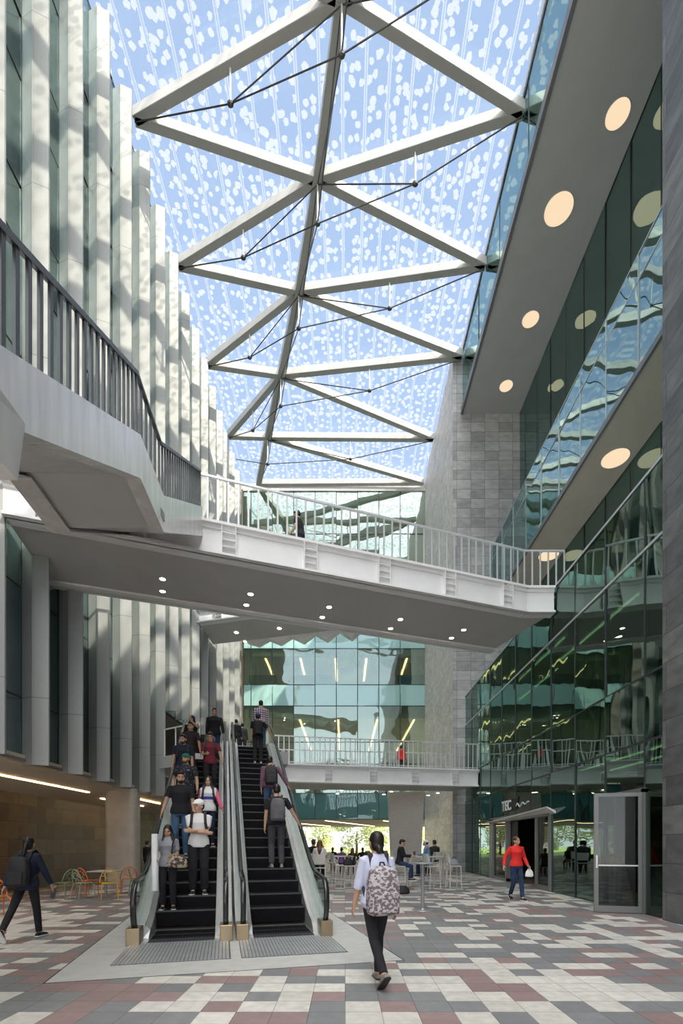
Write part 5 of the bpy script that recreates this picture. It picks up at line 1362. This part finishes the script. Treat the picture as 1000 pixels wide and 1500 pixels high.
def high_table(label, x, y, r=.34, h=1.10, mtop='table_grey'):
    t = thing('high_table', label, 'table', (x, y, 0))
    MB().disc((0, 0, h - .03), r, .03, 40).build('table_top', M[mtop], t, bevel=.008)
    MB().disc((0, 0, .02), .045, h - .05, 20).build('post', M['table_grey'], t, smooth=True)
    MB().disc((0, 0, 0), r * .75, .014, 36, r2=r * .72).disc((0, 0, .014), .07, .03, 20, r2=.05).build('foot_plate', M['table_grey'], t)
    return t
high_table('tall round grey bar table standing alone behind the walking person', 1.80, 11.07)
g_ = None
stool('empty white bar stool with curved back just behind the tall round table', 2.95, 16.2, PI * .62)
stool('white bar stool holding a grey bag, nearest the shop entrance', 3.75, 16.5, PI * .55)
stool('white bar stool under the seated person in a black jacket', 1.9, 16.42, PI * .5 - .25, True)
stool('white bar stool under the person in white, its back to the camera', -.83, 15.4, 0.05 + PI * 1)
stool('white bar stool between the escalator and the walking person, turned sideways', -.20, 17.0, PI * .6)
stool('white bar stool with a dark bag on its seat, beside the walking person', .12, 16.6, -PI * .4, False)
stool('white bar stool half hidden beyond the others, near the back passage', -.55, 19.5, PI * .8)
stool('white bar stool facing the seated person across the high table', 3.14, 18.22, PI * 1.5 - .3)
stool('white bar stool under the seated person in black beside the escalator', -1.12, 17.02, PI - .3)
stool('white bar stool under the person in dark clothes behind the white cap', 3.63, 19.42, PI + .4)
def long_table(label, x, y, rz):
    t = thing('high_table', label, 'table', (x, y, 0), rz)
    MB().box(-.75, .75, -.3, .3, 1.03, 1.07).build('table_top', M['laminate'], t, bevel=.008)
    for sx in (1, -1):
        for sy in (1, -1): MB().box(sx * .68 - .02, sx * .68 + .02, sy * .24 - .02, sy * .24 + .02, 0, 1.03).build('leg', M['stool_white'], t)
    return t
long_table('long high table between the bar stools near the escalator', -.45, 17.9, .2)
long_table('long high table in front of the seated person in a black jacket', 3.0, 17.5, .1)
def soft_bag(label, loc, rz, m, s=1.0):
    o = thing('bag', label, 'bag', loc, rz)
    b = MB(); b.loft([ering((0, 0, .0), .15 * s, .08 * s), ering((0, 0, .04), .19 * s, .11 * s), ering((0, .01, .14 * s), .17 * s, .09 * s), ering((0, .01, .22 * s), .08 * s, .04 * s)]); remesh(b, 'bag_body', M[m], o, .012, 3)
    MB().tube([(-.07 * s, 0, .19 * s), (-.06 * s, -.03, .28 * s), (.06 * s, -.03, .28 * s), (.07 * s, 0, .19 * s)], .009, 6).build('strap', M['bag_black'], o, smooth=True)
soft_bag('grey bag resting on the bar stool nearest the shop', (3.75, 16.5, .78), .3, 'grey_cloth')
soft_bag('black bag lying on a stool beside the walking person', (.12, 16.6, .78), .3, 'bag_black', 1.1)
soft_bag('black bag hanging low beside the seated person in black', (1.78, 14.6, .0), .2, 'bag_black', 1.15)

def sit(px, Y, H, rz, seat=.775, **k):
    sc = H / 1.7; dz = (seat + .10) / sc - .885
    loc = V(((px - 505) / 700 * Y, Y, 0))
    feet = {1: (.12, -.40, .36 / sc), -1: (-.12, -.38, .36 / sc)}
    return person(loc=loc, rz=rz, H=H, dz=dz, feet=k.pop('feet', feet), **k), loc, dz
_, lc, dz = sit(585, 16.4, 1.68, PI * .5 - .25, top='black_cloth', sleeve='long', legs='jeans_dark', hair=('short', 'hair_black'), vox=.012, lean=.12, head=(.2, -.35),
    hands={1: (.10, -.42, 1.13), -1: (-.12, -.42, 1.12)}, label='seated person in a black jacket and jeans reading a phone at the high table')
o = thing('phone', 'small dark phone held by the seated person in a black jacket', 'phone', (lc.x + .50, lc.y - .05, 1.13), 0)
MB().box(-.04, .04, -.02, .02, 0, .14).build('case', M['shoe_black'], o, bevel=.004)
MB().box(-.036, .036, -.0215, -.02, .01, .13).build('screen', M['mullion'], o)
_, lc, dz = sit(468, 15.35, 1.62, PI, female=True, top='white_cloth', legs='dark_cloth', hair=('long', 'hair_red'), vox=.012, lean=.06, hands={1: (.16, -.35, 1.15), -1: (-.16, -.35, 1.15)}, label='seated person in a white top with reddish hair, back to the camera')
sit(459, 17.0, 1.70, PI - .3, top='black_cloth', sleeve='long', legs='dark_cloth', hair=('short', 'hair_brown'), vox=.014, hands={1: (.16, -.35, 1.15), -1: (-.16, -.35, 1.15)}, label='seated person in black in front of the person in white')
sit(627, 18.2, 1.66, PI * .5 + PI - .3, top='denim_cloth', sleeve='long', legs='jeans_dark', hair=('short', 'hair_black'), cap=('cap_white', 'back', 'white cap'), vox=.014, lean=.15, hands={1: (.16, -.4, 1.15), -1: (-.16, -.4, 1.15)}, label='seated person in a denim jacket and white cap leaning on the table')
sit(636, 19.4, 1.68, PI + .4, top='dark_cloth', sleeve='long', legs='dark_cloth', hair=('short', 'hair_black'), vox=.016, label='seated person in dark clothes behind the white cap')
for (px, Y, tp, hr_, lb_x) in ((500, 24, 'purple_cloth', 'hair_black', 'distant seated person in purple beside the back passage'), (516, 23, 'dark_cloth', 'hair_red', 'distant seated person with reddish hair near the passage'),
                              (487, 26, 'black_cloth', 'hair_black', 'distant seated person in black below the strip lights'), (531, 25, 'brown_black_cloth', 'hair_brown', 'distant seated person in brown behind the walking person'),
                              (629, 22, 'black_cloth', 'hair_black', 'distant seated person beside the tapered column')):
    sit(px, Y, 1.60, PI + .3 * math.sin(px), seat=.46, top=tp, sleeve='long', legs='dark_cloth', hair=('long' if 'red' in hr_ else 'short', hr_), vox=.02, feet={1: (.1, -.36, .085), -1: (-.1, -.34, .085)}, label=lb_x)
    s_ = thing('low_stool', 'plain pale stool under the ' + lb_x, 'stool', ((px - 505) / 700 * Y, Y, 0))
    MB().disc((0, 0, .42), .19, .03, 20).build('seat', M['stool_white'], s_)
    for a in range(4): MB().bar((.17 * math.cos(a * PI / 2 + .8), .17 * math.sin(a * PI / 2 + .8), 0), (.12 * math.cos(a * PI / 2 + .8), .12 * math.sin(a * PI / 2 + .8), .42), .025, .025, (0, 1, 0)).build('leg', M['stool_white'], s_)

def cafe_chair(label, x, y, rz, m):
    """tubular cafe chair with a round looped back"""
    t = thing('cafe_chair', label, 'chair', (x, y, 0), rz); m = M[m]
    b = MB()
    def ring(r, z): return [V((r * math.cos(a) * 1.02, r * math.sin(a), z)) for a in [2 * PI * i / 24 for i in range(24)]]
    b.loft([ring(.195, .43), ring(.205, .437), ring(.205, .447), ring(.195, .452)]).build('seat', m, t, smooth=True)
    for sx in (1, -1):
        MB().tube([(sx * .15, -.15, .44), (sx * .19, -.19, .40), (sx * .21, -.21, 0)], .013, 8).build('leg', m, t, smooth=True)
        MB().tube([(sx * .14, .15, .44), (sx * .18, .20, .40), (sx * .20, .25, 0)], .013, 8).build('leg', m, t, smooth=True)
    pts = [(.235 * math.cos(a), .16 + .11 * math.sin(a) * .8, .45 + .37 * math.sin(a)) for a in [PI * i / 18 for i in range(19)]]
    MB().tube(pts, .014, 8).build('back_frame', m, t, smooth=True)
    b = MB()
    b.tube([(.12 * math.cos(a), .225 + .02 * math.sin(a), .64 + .085 * math.sin(a)) for a in [2 * PI * i / 20 for i in range(21)]], .010, 6)
    for a in range(0, 8):
        u = a * PI / 4 + .2
        b.tube([(.12 * math.cos(u), .225 + .02 * math.sin(u), .64 + .085 * math.sin(u)), (.215 * math.cos(u), .225 + .03 * math.sin(u), .64 + .165 * math.sin(u))], .007, 6)
    b.build('back_loops', m, t, smooth=True)
    return t
cafe_chair('yellow looped-back cafe chair beside the square table', -6.55, 13.3, .5, 'chair_yellow')
cafe_chair('sage green looped-back cafe chair nearest the camera at the cafe table', -7.30, 13.35, 2.6, 'chair_sage')
cafe_chair('dark green cafe chair at the wall side of the cafe table', -7.85, 13.4, -1.9, 'chair_green')
cafe_chair('orange looped-back cafe chair at the cafe table, beside the green chairs', -7.65, 14.2, PI - .4, 'chair_orange')
cafe_chair('orange cafe chair behind the yellow one, beside the concrete column', -6.75, 14.9, PI + .5, 'chair_orange')
cafe_chair('green cafe chair beside the concrete column and the escalator', -6.2, 14.3, 2.0, 'chair_green')
cafe_chair('bright orange cafe chair cut off by the edge of the photo', -7.25, 9.95, .9, 'chair_orange')
t = thing('cafe_table', 'small square grey cafe table ringed by coloured chairs', 'table', (-7.05, 14.1, 0))
MB().box(-.38, .38, -.38, .38, .71, .74).build('table_top', M['laminate'], t, bevel=.01)
MB().disc((0, 0, .02), .04, .70, 16).build('post', M['table_grey'], t); MB().box(-.25, .25, -.25, .25, 0, .02).build('foot_plate', M['table_grey'], t)

# ================================================================== trees beyond the passage
def crown_mesh(seed, m, n=2600):
    rnd = random.Random(seed); b = MB()
    cl = [(V((rnd.uniform(-2.4, 2.4), rnd.uniform(-2.4, 2.4), rnd.uniform(-2.2, 2.4))), rnd.uniform(.8, 1.6)) for _ in range(16)]
    for i in range(n):
        c, r = rnd.choice(cl); d = V((rnd.gauss(0, 1), rnd.gauss(0, 1), rnd.gauss(0, 1))).normalized(); p = c + d * r * rnd.uniform(.75, 1.05)
        u = V((rnd.gauss(0, 1), rnd.gauss(0, 1), rnd.gauss(0, 1))).normalized(); v = u.cross(d)
        if v.length < .05: continue
        v.normalize(); s = rnd.uniform(.12, .24)
        b.add([p - u * s, p + v * s * .45, p + u * s, p - v * s * .45], [(0, 1, 2, 3)])
    return b.mesh('crown', M[m])
cm = [crown_mesh(1, 'leaf'), crown_mesh(2, 'leaf_pale'), crown_mesh(3, 'leaf')]
tr_ = ['pale green tree beyond the passage, directly behind the walking person', 'green tree beyond the passage beside the tapered column', 'bushy green tree beyond the passage nearest the escalator', 'pale tree far beyond the passage',
       'low green tree filling the gap beyond the tapered column', 'dense green tree far beyond the passage behind the strip lights', 'yellow-green tree beyond the passage behind the seated people', 'tall green tree seen far off through the passage']
for k, (x, y, s) in enumerate(((1.5, 62, .95), (9.5, 63, 1.0), (-7, 62, 1.0), (-3.2, 71, 1.0), (15, 72, 1.2), (-15, 70, 1.2), (5.6, 71.5, 1.0), (-11.5, 63.5, 1.1))):
    t = thing('tree', tr_[k], 'tree', (x, y, 0), k * 1.3, 'trees beyond the passage'); t.scale = (s, s, s * .9)
    o = bpy.data.objects.new('crown', cm[k % 3]); COL.objects.link(o); o.parent = t; o.location = (0, 0, 3.2)
    MB().tube([(0, 0, -.02), (.05, .03, 1.2), (-.05, 0, 2.6), (.1, .1, 3.6)], [.22, .17, .13, .06], 10).build('trunk', M['bark'], t, smooth=True)
for k, (x, y, s) in enumerate(((-19, 63, 1.1), (-25.5, 66, 1.2), (-36, 62, 1.1), (-44, 68, 1.3), (-19, 82, 1.4), (-53, 66, 1.2))):
    t = thing('tree', 'green tree beyond the arcade, seen mirrored in the dark shop glass', 'tree', (x, y, 0), k * 1.7, 'trees mirrored in the shop glass'); t.scale = (s, s, s * .9)
    o = bpy.data.objects.new('crown', cm[k % 3]); COL.objects.link(o); o.parent = t; o.location = (0, 0, 3.0)
    MB().tube([(0, 0, -.02), (.05, .03, 1.2), (-.05, 0, 2.6), (.1, .1, 3.6)], [.22, .17, .13, .06], 10).build('trunk', M['bark'], t, smooth=True)
